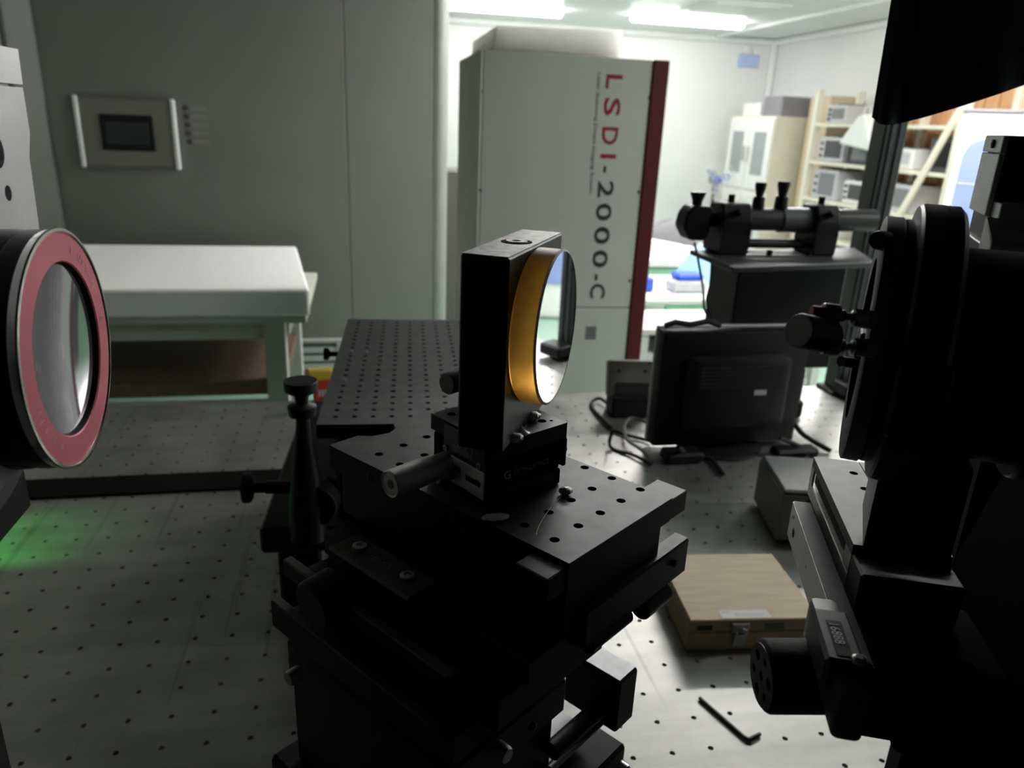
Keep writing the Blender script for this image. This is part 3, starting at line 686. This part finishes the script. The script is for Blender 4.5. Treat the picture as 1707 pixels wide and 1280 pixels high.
# ---------------------------------------------------------------- positioning stage under the mirror
t = thing('positioning_stage', 'tall black positioning stage stack carrying the mirror', 'stage', (.121, .376, 0), 37)
zP = .4626
holes = [(.012+.025*i, .0235+.0253*j, .0034) for i in range(5) for j in range(8) if not (1 <= i <= 3 and 2 <= j <= 4)]
pl = [(-.003, 0), (.1175, 0), (.1175, .241), (.06, .241), (.055, .232), (.045, .228), (.03, .232), (.022, .241), (-.006, .241)]
MB().plate(pl, holes, zP-.019, zP, .016, 14).build('top_plate', BLKG, t, smooth=False)
B(-.022, -.0035, .001, .027, zP-.02, zP-.003, .0008).build('end_tab', BLKG, t); B(.118, .142, .001, .027, zP-.02, zP-.003, .0008).build('end_tab', BLKG, t)
B(.0, .115, .004, .236, .402, zP-.02, .002).build('slide_body', BLK, t)
B(.02, .152, -.001, .012, .386, .4155, .0012).build('guide_bar', BLK, t); B(.022, .151, 0, .011, .4155, .416).build('bar_lit_top', BLKG, t)  # thin grey sheet puts the light on the black bar into colour
screw('guide_screw', (.132, -.001, .402), (0, -1, 0), .003, .002, t, BLK)
MB().cyl((.1, .006, .3735), (.134, .006, .3735), .0085, n=22, bev=.001).build('lock_knob', BLK, t)
B(-.03, .088, .006, .22, .382, .402, .002).build('cross_slide', BLK, t)
MB().cyl((.03, .004, .383), (.076, .004, .383), .007, n=16).build('guide_rod', BLK, t)
B(-.05, .064, .012, .215, .355, .382, .002).build('cross_slide', BLK, t)
B(-.07, .046, .03, .212, .33, .355, .002).build('base_slide', BLK, t)
for i_, (e_, z0, z1) in enumerate(((-.062, .384, .398), (-.074, .345, .368))):
    B(e_-.008, e_, .035, .214, z0, z1, .001).build('side_rail', BLKG, t)
B(-.056, -.028, .086, .176, .385, .42, .002).build('scale_bracket', BLKG, t)
for y_ in (.105, .157): screw('bracket_screw', (-.041, y_, .42), (0, 0, 1), .0052, .003, t, GMET)
text('engraving', '1856X', .009, basis((-.0445, .145, .4202), (0, -1, 0), (1, 0, 0), (0, 0, 1)), INKG, t, .0002)
MB().lathe((-.058, .15, .4), (-1, 0, -.1), [(0, .01), (.008, .012), (.008, .0185), (.028, .0185), (.03, .017), (.03, 0)], 30).build('coarse_knob', BLKP, t)
for (x_, y_, z_) in ((.02, .006, .39), (.06, .012, .37), (-.02, .01, .345)): screw('socket_screw', (x_, y_-.002, z_), (0, -1, 0), .0035, .002, t, BLK)
for (x_, y_, z_) in ((-.004, .06, .45), (-.004, .085, .45), (-.004, .19, .452)): screw('socket_screw', (x_, y_, z_), (-1, 0, 0), .0035, .002, t, BLKG)
B(-.072, .05, .03, .215, .296, .33, .004).build('lift_head', BLK, t)
MB().lathe((-.076, .19, .312), (-1, 0, 0), [(0, .006), (.008, .006), (.01, .005), (.01, 0)], 16).build('stop_screw', GMET, t)
MB().lathe((-.03, .028, .32), (0, -1, 0), [(0, .006), (.008, .006), (.01, .005), (.01, 0)], 16).build('stop_screw', GMET, t)
B(.108, .135, .02, .075, .24, .2915, .002).build('end_block', BLK, t); B(.11, .133, .022, .073, .2915, .2922).build('block_lit_top', GMET, t)  # grey top sheet added for the light on the black block
MB().cyl((.04, .034, .262), (.11, .034, .262), .0075, n=18).build('guide_rod', BLK, t)
MB().cyl((.04, .034, .244), (.11, .034, .244), .003, n=12).build('lead_screw', GMET, t)
B(.045, .108, .046, .13, .222, .23, .001).build('guide_plate', GMET, t)
B(.05, .13, .02, .06, .19, .215, .003).build('lower_arm', BLK, t)
MB().lathe((.118, .018, .2), (0, -1, 0), [(0, .006), (.008, .0062), (.011, .004), (.011, 0)], 16).build('stop_screw', SIL, t)
B(-.066, .05, .04, .22, .2, .296, .004).build('lift_column', BLK, t)
B(-.08, .055, .05, .24, .02, .2, .004).build('riser', BLK, t)
B(-.1, .08, .03, .26, 0, .02, .003).build('riser_foot', BLK, t)

# ---------------------------------------------------------------- small linear stage with micrometer
t = thing('micrometer_stage', 'small black linear stage with micrometer below the mirror', 'stage', (.081, .444, zP), 30)
S_ = .068
B(0, S_, 0, S_, .0003, .0125, .0012).build('base', BLK, t)
B(.001, S_-.001, .001, S_-.001, .013, .036, .0012).build('carriage', COV, t)
holes = [(.012, .06, .0034), (.057, .012, .0034), (.063, .0085, .0014), (.05, .02, .0014), (.046, .013, .0012), (.06, .058, .0034)]
MB().plate([(.001, -.001), (S_+.002, -.001), (S_+.002, S_+.002), (.001, S_+.002)], holes, .0365, .0485, .011, 14).build('top_plate', BLKG, t, smooth=False)
up_ = B(-.002, -.0002, .004, .05, .0275, .0475, .0004).build('scale_plate', mat('dark scale plate', (.1, .1, .105), .35, .5), t)
for k in range(14): B(-.0022, -.002, .017+.0016*k, .0174+.0016*k, .031, .036 if k % 5 else .039).build('scale_mark', LGR, up_)
B(-.0023, -.002, .008, .034, .0405, .0445).build('vernier_slot', RUB, up_)
lo = B(-.0018, -.0002, .0045, .05, .006, .0265, .0004).build('lock_plate', mat('satin steel plate', (.8, .8, .79), .4, .45), t)
B(-.0024, -.0018, .008, .024, .0145, .0185, .0008).build('slot', RUB, lo); B(-.0024, -.0018, .03, .047, .0165, .0205, .0008).build('slot', RUB, lo)
MB().lathe((-.002, .04, .0125), (-1, 0, 0), [(0, .0042), (.012, .0042), (.013, .0036), (.013, .0018), (.008, .0018), (.008, 0)], 18).build('lock_screw', GMET, t)
for y_, z_ in ((.009, .0305), (.047, .0305)): screw('plate_screw', (-.002, y_, z_), (-1, 0, 0), .0024, .0014, t, GMET)
for x_ in (.012, .03, .06): screw('side_screw', (x_, -.0002, .02 if x_ > .02 else .0075), (0, -1, 0), .0028, .0012, t, BLKG)
B(S_+.0003, S_+.007, .002, .02, .018, .032, .001).build('stop_bracket', BLKG, t); B(S_, S_+.004, -.001, .03, .014, .036, .001).build('side_plate', BLK, t)
screw('stop_screw', (S_+.0035, .0019, .026), (0, -1, 0), .0024, .0012, t, GMET)
text('maker_mark', 'G', .009, basis((.012, -.0002, .0195), (1, 0, 0), (0, 0, 1), (0, -1, 0)), LGR, t, .0002)
text('maker_mark', 'GCM-OPTICS', .0058, basis((.0205, -.0002, .0205), (1, 0, 0), (0, 0, 1), (0, -1, 0)), INKG, t, .0002)
ma, mb_ = L_(t, onz(649, 808, .4815)), L_(t, onz(735, 775, .4815))
dm = (mb_-ma).normalized(); lm = (mb_-ma).length
MB().lathe(ma, dm, [(.001, 0), (.001, .0082), (0, .009), (.001, .0098), (.03, .0098), (.034, .0096), (lm*.86, .0094), (lm*.9, .0085), (lm+.035, .0085), (lm+.035, 0)], 36).build('micrometer_thimble', mat('satin chrome', (.75, .75, .74), .45, .5, .05, 60), t)
MB().lathe(ma, dm, [(.0005, 0), (.0005, .003), (.0012, .003), (.0012, 0)], 14).build('thimble_cap', INKG, t)
q0 = L_(t, dep(744, 640, .56))
MB().lathe(q0, (.9, .1, 0), [(0, 0), (0, .0078), (.001, .0084), (.03, .0084), (.03, 0)], 24).build('rear_knob', MGR, t)
B(q0.x+.025, q0.x+.035, q0.y-.012, q0.y+.012, .04, q0.z+.006, .001).build('rear_bracket', BLK, t)

# ---------------------------------------------------------------- mirror and its holder
UA = R(60.7); uu = Vector((math.cos(UA), math.sin(UA), 0)); nn = Vector((math.sin(UA), -math.cos(UA), 0))
Bc = Vector((.085, .428, 0)); zt, zb = .6376, .5116
t = thing('mirror_holder', 'black upright block holding the round mirror on the stage', 'holder', (Bc.x, Bc.y, zb), math.degrees(UA))
LB, TB = .1225, .031       # local x along the block, local -y towards the mirror
B(0, LB, 0, TB, 0, zt-zb, .0014, 1).build('block', BLKG, t)
tag(B(.0008, LB-.0008, .0008, TB-.0008, zt-zb-.0002, zt-zb+.0003).build('top_face', mat('worn bare top face', (.27, .26, .245), .5, .6, .45, 160), t), 'worn black top face with its sheen in the colour')  # grey tone carries light reflected by the black metal; speckle is wear
cxh, cyh = .06, .015
MB().lathe((cxh, cyh, zt-zb), (0, 0, 1), [(.0003, .0105), (.0006, .0105), (.0006, .0072), (.0004, .0072)], 28).build('washer_recess', COV, t)
MB().lathe((cxh, cyh, zt-zb), (0, 0, 1), [(.0004, .0074), (.0012, .0071), (.0012, .003), (.0005, .003)], 28).build('washer', mat('white washer', (.7, .7, .68), .5, .2), t)
MB().lathe((cxh, cyh, zt-zb), (0, 0, 1), [(.0006, .003), (.0007, 0)], 14).build('screw_hole', COV, t)
fc = Bc+uu*.056+nn*.0175
zc = ony(905, 547, fc.y).z
t = thing('round_mirror', 'round mirror with amber ground edge facing the bright room', 'mirror', (fc.x, fc.y, zc), math.degrees(UA))
rm = .052
MB().lathe((0, .0174, 0), (0, -1, 0), [(0, 0), (0, rm-.001), (.001, rm), (.0163, rm), (.0163, rm-.0004)], 72).build('ground_edge', GOLD, t)
MB().lathe((0, .0174, 0), (0, -1, 0), [(.0163, rm-.0004), (.0174, rm-.0014), (.0174, 0)], 72).build('mirror_face', MIRR, t)
MB().lathe((0, .0174, 0), (0, -1, 0), [(.0162, rm+.0001), (.0166, rm+.0002), (.0176, rm-.0013)], 72).build('bevel', mat('ground bevel', (.5, .5, .48), .5), t)
# glue and tape
def blob(p_, r_, s3, label):
    o_ = MB().ball((0, 0, 0), r_, s3, 3, .25).build('glue_blob', GLUE); o_.location = p_
    return tag(o_, label, 'glue', 'hot glue on the stages')
q = onz(878, 692, .5142)+nn*.004; blob(q, .0056, (1.1, .8, .6), 'large white glue blob under the mirror')
q = onz(850, 728, .5142)+nn*.004; blob(q, .0052, (1, .8, .6), 'white glue blob at the foot of the holder block')
q = onz(943, 818, zP+.0026); blob(q, .0046, (1.05, .9, .6), 'round white glue drop on the drilled stage plate')
q = onz(826, 862, zP+.0012); blob(q, .007, (1.3, .7, .18), 'flat grey glue smear in front of the small stage')
b_ = MB(); q = onz(862, 708, .515)+nn*.004; pr = []
for i in range(6):
    for j in range(4):
        a = Vector((q.x-.003+.0022*j+random.uniform(-1, 1)*.0016, q.y-.009+.0036*i+random.uniform(-1, 1)*.0012, .5122+abs(random.gauss(0, .0028))))
        pr.append(b_.bm.verts.new(a))
for i in range(5):
    for j in range(3): b_.bm.faces.new([pr[i*4+j], pr[i*4+j+1], pr[i*4+j+5], pr[i*4+j+4]])
bmesh.ops.solidify(b_.bm, geom=b_.bm.faces, thickness=.0002)
tag(b_.build('crumpled_tape', mat('clear tape', (.5, .5, .5), .15, 0, .3, 300), smooth=False), 'crumpled clear tape between the glue blobs below the mirror', 'tape')
cable([onz(940, 822, zP+.002), onz(915, 850, zP+.001), onz(897, 880, zP+.001), onz(893, 905, zP-.002)], .00022, 'fine glue thread trailing over the stage plate', GLUE)

# ---------------------------------------------------------------- interferometer with transmission lens (left)
AY, AZ, LX = .442, .582, -.161
t = thing('interferometer', 'black interferometer head with red ringed lens at the left edge', 'interferometer', (-.34, AY, 0))
def lx(name, mt, prof, x=LX, n=72, label=None):
    o_ = MB().lathe((x, AY, AZ), (1, 0, 0), prof, n).build(name, mt, t, W=W_(t))
    if label: tag(o_, label)
    return o_
lx('lens_barrel', BLK, [(-.16, 0), (-.16, .066), (-.02, .066), (-.016, .0645), (-.014, .066), (-.004, .066)])
lx('bezel_rim', SIL, [(-.005, .066), (-.001, .0672), (.0, .0668), (.0002, .0652), (-.0012, .0645)], label='bright steel rim')
lx('red_ring', REDR, [(-.0012, .0645), (-.0006, .064), (-.0006, .0492), (-.0014, .0486)], label='red anodised front ring')
lx('lens_cell', BLK, [(-.0014, .0486), (-.003, .048), (-.0045, .0474)])
LSAG = .004
prof = [(-.0045, .0474)]
for k in range(16): r_ = .0474*(1-(k+1)/16); prof.append((-.0045-LSAG*(1-(r_/.0474)**2), r_))
tag(lx('lens_glass', GLSC, prof), 'coated reflective lens surface')
def arc_text(s, rad, a0, da, size, mt):
    for k, ch in enumerate(s):
        if ch == ' ': continue
        a = a0+da*k
        rd = Vector((0, math.sin(a), math.cos(a)))              # a measured from the top towards +y (away)
        tg = Vector((0, math.cos(a), -math.sin(a)))
        yv = rd if da > 0 else -rd; xv = tg if da > 0 else -tg
        text('ring_letter', ch, size, basis(L_(t, (LX-.0005, AY, AZ))+rd*rad, xv, yv, (1, 0, 0)), mt, t, .00015)
PINK = mat('pale pink engraving', (.95, .6, .6), .5)
arc_text('1 UPT-OPTIC', .0545, R(22), R(6.2), .006, PINK)
arc_text('f/3.3 4"', .058, R(252), R(-5.8), .006, PINK)
lx('barrel_label', mat('brown grey label', (.1, .09, .09), .5), [(-.055, .0663), (-.0305, .0663)], n=72)
# front plates, drilled, facing the mirror
def vplate(outline, holes, x0, th, mt, name):
    M_ = basis((x0, 0, 0), (0, 1, 0), (0, 0, 1), (1, 0, 0))
    b_ = MB().plate(outline, holes, 0, th, None if True else 0, 20)
    return b_.build(name, mt, t, smooth=False, W=W_(t) @ M_)
PLX = -.2
def yz(x, y, X=PLX+.012): p_ = onx(x, y, X); return (p_.y, p_.z)
VP = mat('light grey machined plate', (.5, .5, .51), .5, .55, .08, 30)
o_ = [yz(38, 146), yz(50, 222), yz(49, 262), yz(66, 384)]
hol = []
for (px_, py_, rr_) in ((14, 322, .0042), (-6, 252, .009)):
    a = yz(px_, py_); hol.append((a[0], a[1], rr_))
vplate([(.36, .52), (o_[3][0], .52), o_[3], o_[2], o_[1], o_[0], (.36, o_[0][1])], hol, PLX, .012, VP, 'front_plate')
u_ = [yz(30, 82), yz(38, 141)]
vplate([(.36, u_[1][1]), u_[1], u_[0], (.36, u_[0][1])], [], PLX, .012, VP, 'front_plate')
MB().lathe((-.245, AY, AZ), (1, 0, 0), [(0, 0), (0, .102), (.028, .102), (.03, .1), (.03, 0)], 64).build('support_flange', DGR, t, W=W_(t))
B(-.85, -.245, .32, .56, .42, .80, .01).build('housing', BLKP, t, W=W_(t))
for x_ in (-.8, -.35):
    for y_ in (.34, .48): B(x_, x_+.06, y_, y_+.06, 0, .42, .004).build('riser_leg', BLKP, t, W=W_(t))

# ---------------------------------------------------------------- right: lens mount on its rail
Mw = dep(1470, 570, .46)
t = thing('lens_mount', 'black round tilt mount with tube and adjusters at the right', 'mount', (Mw.x, Mw.y, Mw.z), -35)
def lxm(name, mt, prof, n=64, c=(0, 0, 0), ax=(1, 0, 0)): return MB().lathe(c, ax, prof, n).build(name, mt, t)
lxm('front_ring', DGR, [(-.012, .05), (-.012, .073), (-.011, .075), (-.002, .075), (-.001, .074), (-.001, .05)])
lxm('ring_core', BLK, [(-.008, 0), (-.008, .0505), (.0, .0505), (.0, 0)])
lxm('mount_drum', BLK, [(.0, 0), (.0, .074), (.004, .074), (.005, .082), (.0065, .0835), (.0255, .0835), (.028, .081), (.028, 0)])
lxm('tube', BLK, [(.028, .061), (.09, .061)])
lxm('tube_flange', BLKG, [(.076, .061), (.076, .067), (.078, .068), (.086, .068), (.088, .066)])
lxm('rear_tube', BLK, [(.086, .0655), (.3, .0655), (.3, 0)])
lxm('drum_slot', RUB, [(.008, .0837), (.018, .0837)], 64)
def ra(name, mt, p0, p1, prof, n=20):
    a, b = L_(t, p0), L_(t, p1); Ln = (b-a).length
    return MB().lathe(a, b-a, [(h*Ln, r_) for h, r_ in prof], n).build(name, mt, t)
ra('adjuster_knob', BLK, dep(1331, 551, .375), dep(1392, 562, .39), [(0, 0), (0, .0085), (.03, .0089), (.8, .0089), (.82, .005), (1, .005), (1, 0)], 32)
ra('knob_face', mat('grey knob face', (.3, .3, .3), .5), dep(1331, 551, .375), dep(1392, 562, .39), [(-.012, 0), (-.012, .0082), (.01, .0086)], 32)
AD = mat('dark steel adjuster', (.25, .25, .25), .3, .7)
def adj(y0, y1, xs, red):
    p0, p1 = dep(xs, y0, .386), dep(1456, y1, .386)
    if red: ra('adjuster_tip', mat('dark red anodised', (.3, .01, .03), .4, .4), p0, p1, [(0, 0), (0, .0033), (.2, .0033), (.2, 0)])
    else: ra('adjuster_tip', BLK, p0, p1, [(.02, 0), (.02, .0031), (.2, .0031), (.2, 0)])
    ra('adjuster_sleeve', AD, p0, p1, [(.18, 0), (.18, .005), (.2, .0055), (.42, .0055), (.45, .0043), (.45, 0)], 24)
    ra('adjuster_neck', AD, p0, p1, [(.44, .0031), (.52, .0033), (.56, .002), (.63, .002), (.66, .0036), (.7, .0043)], 20)
    ra('adjuster_clamp', AD, p0, p1, [(.66, 0), (.66, .0047), (.96, .005), (1, .005), (1, 0)], 8)
    c_ = L_(t, p0.lerp(p1, .82)); vd = (W_(t).to_3x3() @ (CP-p0)).normalized()
    screw('clamp_screw', c_+vd*.0045, vd, .0023, .0014, t, SIL if red else BLK)
adj(519, 534, 1352, True); adj(572, 581, 1352, False)
ra('side_knob', BLK, dep(1463, 400, .41), dep(1482, 403, .42), [(0, 0), (0, .0048), (.1, .0053), (.9, .0053), (.9, .003), (1.4, .003), (1.4, 0)])
ra('side_knob', BLK, dep(1402, 602, .44), dep(1424, 605, .445), [(0, 0), (0, .0032), (1, .0032), (1, 0)], 12)
for (px_, py_, w_) in ((1442, 580, .008), (1443, 650, .012)):
    c_ = L_(t, dep(px_+8, py_, .43)); B(c_.x-.006, c_.x+.012, c_.y, c_.y+.03, c_.z-w_, c_.z+w_, .001).build('flexure_tab', BLKG, t)
B(.004, .03, -.088, -.05, -.03, .012, .002).build('adjuster_yoke', BLK, t)
B(.012, .06, -.03, .04, -.13, -.06, .003).build('mount_foot', BLK, t)

RF = (.313, .39)
t = thing('rail_stage', 'grey steel rail stage with big black drilled hand knob at the right', 'stage', (RF[0], RF[1], 0), -22)
zr = .455
RS = mat('matt steel rail', (.62, .61, .6), .4, .85, .12, 70, stretch=(6, 1, 6))  # rail sides: steel lightened to put their light into the colour
RT = mat('rail top steel', (.16, .158, .155), .48, .85, .12, 70)  # same steel, darkened to put the shade of the tops into colour
MB().plate([(.008, -.004), (.0435, -.004), (.0435, .14), (.008, .14)], [(.0345, .115, .0034), (.0365, .087, .0034), (.041, .06, .0016)], zr-.008, zr, None, 14).build('rail_top', RT, t, smooth=False)
MB().plate([(.0443, -.004), (.07, -.004), (.07, .14), (.0443, .14)], [(.055, .112, .0034), (.05, .087, .0034)], zr-.008, zr, None, 14).build('rail_top', RT, t, smooth=False)
B(.008, .07, -.004, .14, zr-.034, zr-.0225, .0006).build('rail_body', RS, t); B(.012, .066, 0, .138, zr-.0225, zr-.008).build('rail_core', RUB, t)
B(.008, .0095, -.004, .012, zr-.0225, zr-.008).build('slot_end', RS, t); B(.008, .0095, .13, .14, zr-.0225, zr-.008).build('slot_end', RS, t)
B(.008, .07, -.032, -.0045, zr-.036, zr-.006, .0015).build('rail_nose', RT, t)
lb = MB().plate([(-.095, .398), (.105, .398), (.105, .428), (-.095, .428)], [(.085, .41, .0042), (.03, .413, .0018), (-.06, .413, .0042), (-.072, .413, .0022), (-.08, .41, .0018), (-.086, .407, .0018), (.092, .42, .0016), (.098, .417, .0014)], 0, .014, .01, 12)
lb.build('side_bar', RS, t, smooth=False, W=basis((0.004, 0, 0), (0, 1, 0), (0, 0, 1), (1, 0, 0)) @ Matrix.Diagonal((1, 1, -1, 1)) @ Matrix.Translation((0, 0, 0)))
B(-.0095, .0036, -.0945, .1045, .428, .4288).build('bar_dark_top', BLK, t)  # added black strip puts the shade of the bar top into colour
B(.0045, .07, -.07, .13, .365, .4205, .003).build('carriage', COV, t)
lb0 = L_(t, dep(1349, 990, .45))
B(lb0.x, lb0.x+.016, lb0.y-.085, lb0.y, lb0.z-.03, lb0.z, .004, 2).build('lower_bar', DGR, t)
# hand knob with a drilled face
ka_ = math.radians(170); kx = Vector((math.cos(ka_), math.sin(ka_), -.02)).normalized()
kp = dep(1270, 1126, .43)
kw = W_(t).to_3x3()
kl = L_(t, kp); ax = (kw @ -kx).normalized()
MB().lathe(kl, ax, [(-.0002, .018), (.0012, .02), (.0025, .0207), (.038, .0207), (.04, .019), (.041, .012), (.06, .012), (.06, 0)], 56).build('hand_knob', RUB, t)
zx = -ax; xx = Vector((0, 0, 1)).cross(zx).normalized(); yx = zx.cross(xx)
hl = [(0, 0, .003)]+[(.0115*math.cos(1.0472*k+.3), .0115*math.sin(1.0472*k+.3), .0024 if k % 2 else .0033) for k in range(6)]
MB().plate([(.0181*math.cos(6.2832*k/40), .0181*math.sin(6.2832*k/40)) for k in range(40)], hl, -.006, .0006, .006, 14).build('knob_face', mat('grey drilled face', (.16, .15, .155), .45, .4), t, smooth=False, W=basis(kl, xx, yx, zx))
# revolution counter
c0 = L_(t, dep(1398, 1082, .405))
cb = B(c0.x-.012, c0.x+.008, c0.y-.022, c0.y+.024, c0.z-.012, c0.z+.009, .002).build('counter_box', DGR, t)
B(c0.x-.006, c0.x+.002, c0.y-.018, c0.y+.012, c0.z+.009, c0.z+.0094).build('counter_window', RUB, cb)
text('counter_digits', '16888', .0075, basis((c0.x-.005, c0.y+.01, c0.z+.0095), (0, -1, 0), (1, 0, 0), (0, 0, 1)), LGR, cb, .0002)
MB().lathe((c0.x+.004, c0.y-.02, c0.z+.009), (0, 0, 1), [(0, .004), (.002, .0035), (.003, .002), (.003, 0)], 14).build('counter_screw', SIL, t)
B(-.002, .05, -.065, -.02, .35, .378, .005, 2).build('gear_box', COV, t)
B(.04, .42, -.06, .02, .335, .405, .008, 2).build('drive_housing', COV, t)
MB().prism([(.085, .06, .36), (.2, .06, .25), (.62, .06, .25), (.62, .06, .52), (.12, .06, .52)], (0, -.25, 0), .004).build('upper_housing', COV, t)
B(.2, .42, -.24, .1, .012, .36, .006).build('pedestal', COV, t)
B(.18, .44, -.26, .12, 0, .012, .003).build('pedestal_foot', COV, t)

# grey bracket frame behind the tube
O_ = dep(1650, 361, .6)
t = thing('steel_bracket', 'grey machined steel bracket frame behind the black tube', 'bracket', (O_.x, O_.y, 0), -33)
zl = O_.z; ztp = ony(1683, 226, O_.y).z; zsm = ony(1680, 256, O_.y).z
B(0, .16, 0, .075, zl-.1, ztp, .001).build('body', BLK, t)
B(-.004, 0, 0, .075, zl, zsm-.0006, .0006).build('side_plate', GMET, t); B(-.004, 0, 0, .075, zsm, ztp, .0006).build('side_plate', GMET, t)
screw('cap_screw', (-.004, .03, (zsm+ztp)/2), (-1, 0, 0), .0035, .002, t, BLK)
zl += .012
B(0, .16, -.03, 0, zl-.012, zl, .0008).build('ledge', GMET, t)
MB().prism([(-.008, -.03, zl-.010), (.16, -.03, zl-.010), (.16, -.07, zl-.024), (-.008, -.07, zl-.024)], (0, 0, -.05), .0008).build('lower_plate', mat('dull steel plate', (.4, .4, .4), .5, .6, .25, 60), t)
zl -= .012
B(-.004, .13, -.028, .075, zl-.1, zl-.02, .001).build('lower_web', BLK, t)
B(.04, .158, .0, .06, 0, zl-.1, .004).build('support_post', COV, t)

# ---------------------------------------------------------------- enclosure curtain
t = thing('curtain_rail', 'dark steel rail of the enclosure above the table', 'rail', (.85, .8, 1.2))
wbox(t, 'beam', DGR, .40, 1.45, .80, .86, 1.2, 1.26); wbox(t, 'beam', DGR, 1.38, 1.45, .86, 1.9, 1.2, 1.26)
b_ = MB(); NU, NV = 60, 40
bot = [(1452, 196), (1462, 206), (1476, 209), (1500, 206), (1540, 196), (1600, 178), (1660, 158), (1720, 138), (1800, 110), (1880, 90)]
grid = []
for i in range(NU+1):
    u = i/NU; k = u*(len(bot)-1); a = int(min(k, len(bot)-2)); f_ = k-a
    bx, by = bot[a][0]*(1-f_)+bot[a+1][0]*f_, bot[a][1]*(1-f_)+bot[a+1][1]*f_
    row = []
    P0 = dep(bx, by, .82)
    tx = .50+.62*u
    for j in range(NV+1):
        v = j/NV
        top = Vector((P0.x+.02+.05*u, .83, 1.2))
        p_ = P0.lerp(top, v)
        fold = .020*math.sin(u*13+1.5*math.sin(v*2.2))*(1-.25*v)+.008*math.sin(u*31+v*3)
        if u < .06: fold += .02*(1-u/.06)
        p_ = p_+Vector((-.55, -.83, 0))*fold
        row.append(b_.bm.verts.new(p_))
    grid.append(row)
for i in range(NU):
    for j in range(NV): b_.bm.faces.new([grid[i][j], grid[i+1][j], grid[i+1][j+1], grid[i][j+1]])
bmesh.ops.solidify(b_.bm, geom=b_.bm.faces, thickness=.002)
tag(b_.build('black_curtain', NAVY), 'black navy cloth hanging down at the upper right corner', 'curtain')

# unseen black sheets added to keep the stack and near table dark
def sheet(name, nx, ny, fn, label):
    b_ = MB(); g_ = [[b_.bm.verts.new(fn(i/nx, j/ny)) for j in range(ny+1)] for i in range(nx+1)]
    for i in range(nx):
        for j in range(ny): b_.bm.faces.new([g_[i][j], g_[i+1][j], g_[i+1][j+1], g_[i][j+1]])
    bmesh.ops.solidify(b_.bm, geom=b_.bm.faces, thickness=.002)
    return tag(b_.build(name, NAVY), label, 'curtain')
sheet('added_roof_cloth', 30, 12, lambda u, v: Vector((-1.35+2.8*u, -.62+1.42*v, 1.263+.01*math.sin(u*20)*math.sin(v*9))), 'unseen black cloth roof, added to block light above the near table')
sheet('added_rear_curtain', 90, 6, lambda u, v: Vector((-1.35+2.8*u, -.64+.03*math.sin(u*60)*(1-.5*v), -.7+1.95*v)), 'unseen black curtain behind the camera, added to keep light off the stack')
sheet('added_flank_curtain', 50, 6, lambda u, v: Vector((1.67+.025*math.sin(u*34)*(1-.5*v), -.6+1.4*u, -.7+1.95*v)), 'unseen black curtain at the right table end, added to block the nearest lamp')
sheet('added_side_curtain', 50, 6, lambda u, v: Vector((-1.37+.025*math.sin(u*34)*(1-.5*v), -.6+1.4*u, -.7+1.95*v)), 'unseen black curtain along the left table end, added to darken the near table')

# ---------------------------------------------------------------- unseen green lamp added for the laser scatter on the table
t = thing('added_green_lamp', 'small unseen green lamp at the left, added for the laser scatter on the table', 'lamp', (-.80, 1.27, 0))
B(-.03, .03, -.03, .03, 0, .012, .002).build('foot', BLK, t); MB().cyl((0, 0, .012), (0, 0, .2), .008).build('post', BLK, t)
MB().lathe((-.03, 0, .22), (1, 0, -.75), [(0, 0), (0, .014), (.05, .014), (.05, .011), (.045, .011), (.045, 0)], 20).build('head', BLK, t)
ld = bpy.data.lights.new('green_beam', 'SPOT'); ld.energy = .3; ld.color = (.05, 1, .08); ld.spot_size = R(48); ld.spot_blend = .7; ld.shadow_soft_size = .008
lo_ = bpy.data.objects.new('green_beam', ld); C.objects.link(lo_); lo_.parent = t
lo_.location = (.02, 0, .185); lo_.rotation_euler = Vector((1, 0, -1.05)).to_track_quat('-Z', 'Y').to_euler()

# light on plate tops put into colour: up-facing faces stay grey, flanks turn black
for o_ in bpy.data.objects:
    if o_.type == 'MESH' and len(o_.data.materials) == 1 and o_.data.materials[0] == BLKG:
        o_.data.materials.append(BLK)
        for p_ in o_.data.polygons:
            if p_.normal.z < .7: p_.material_index = 1
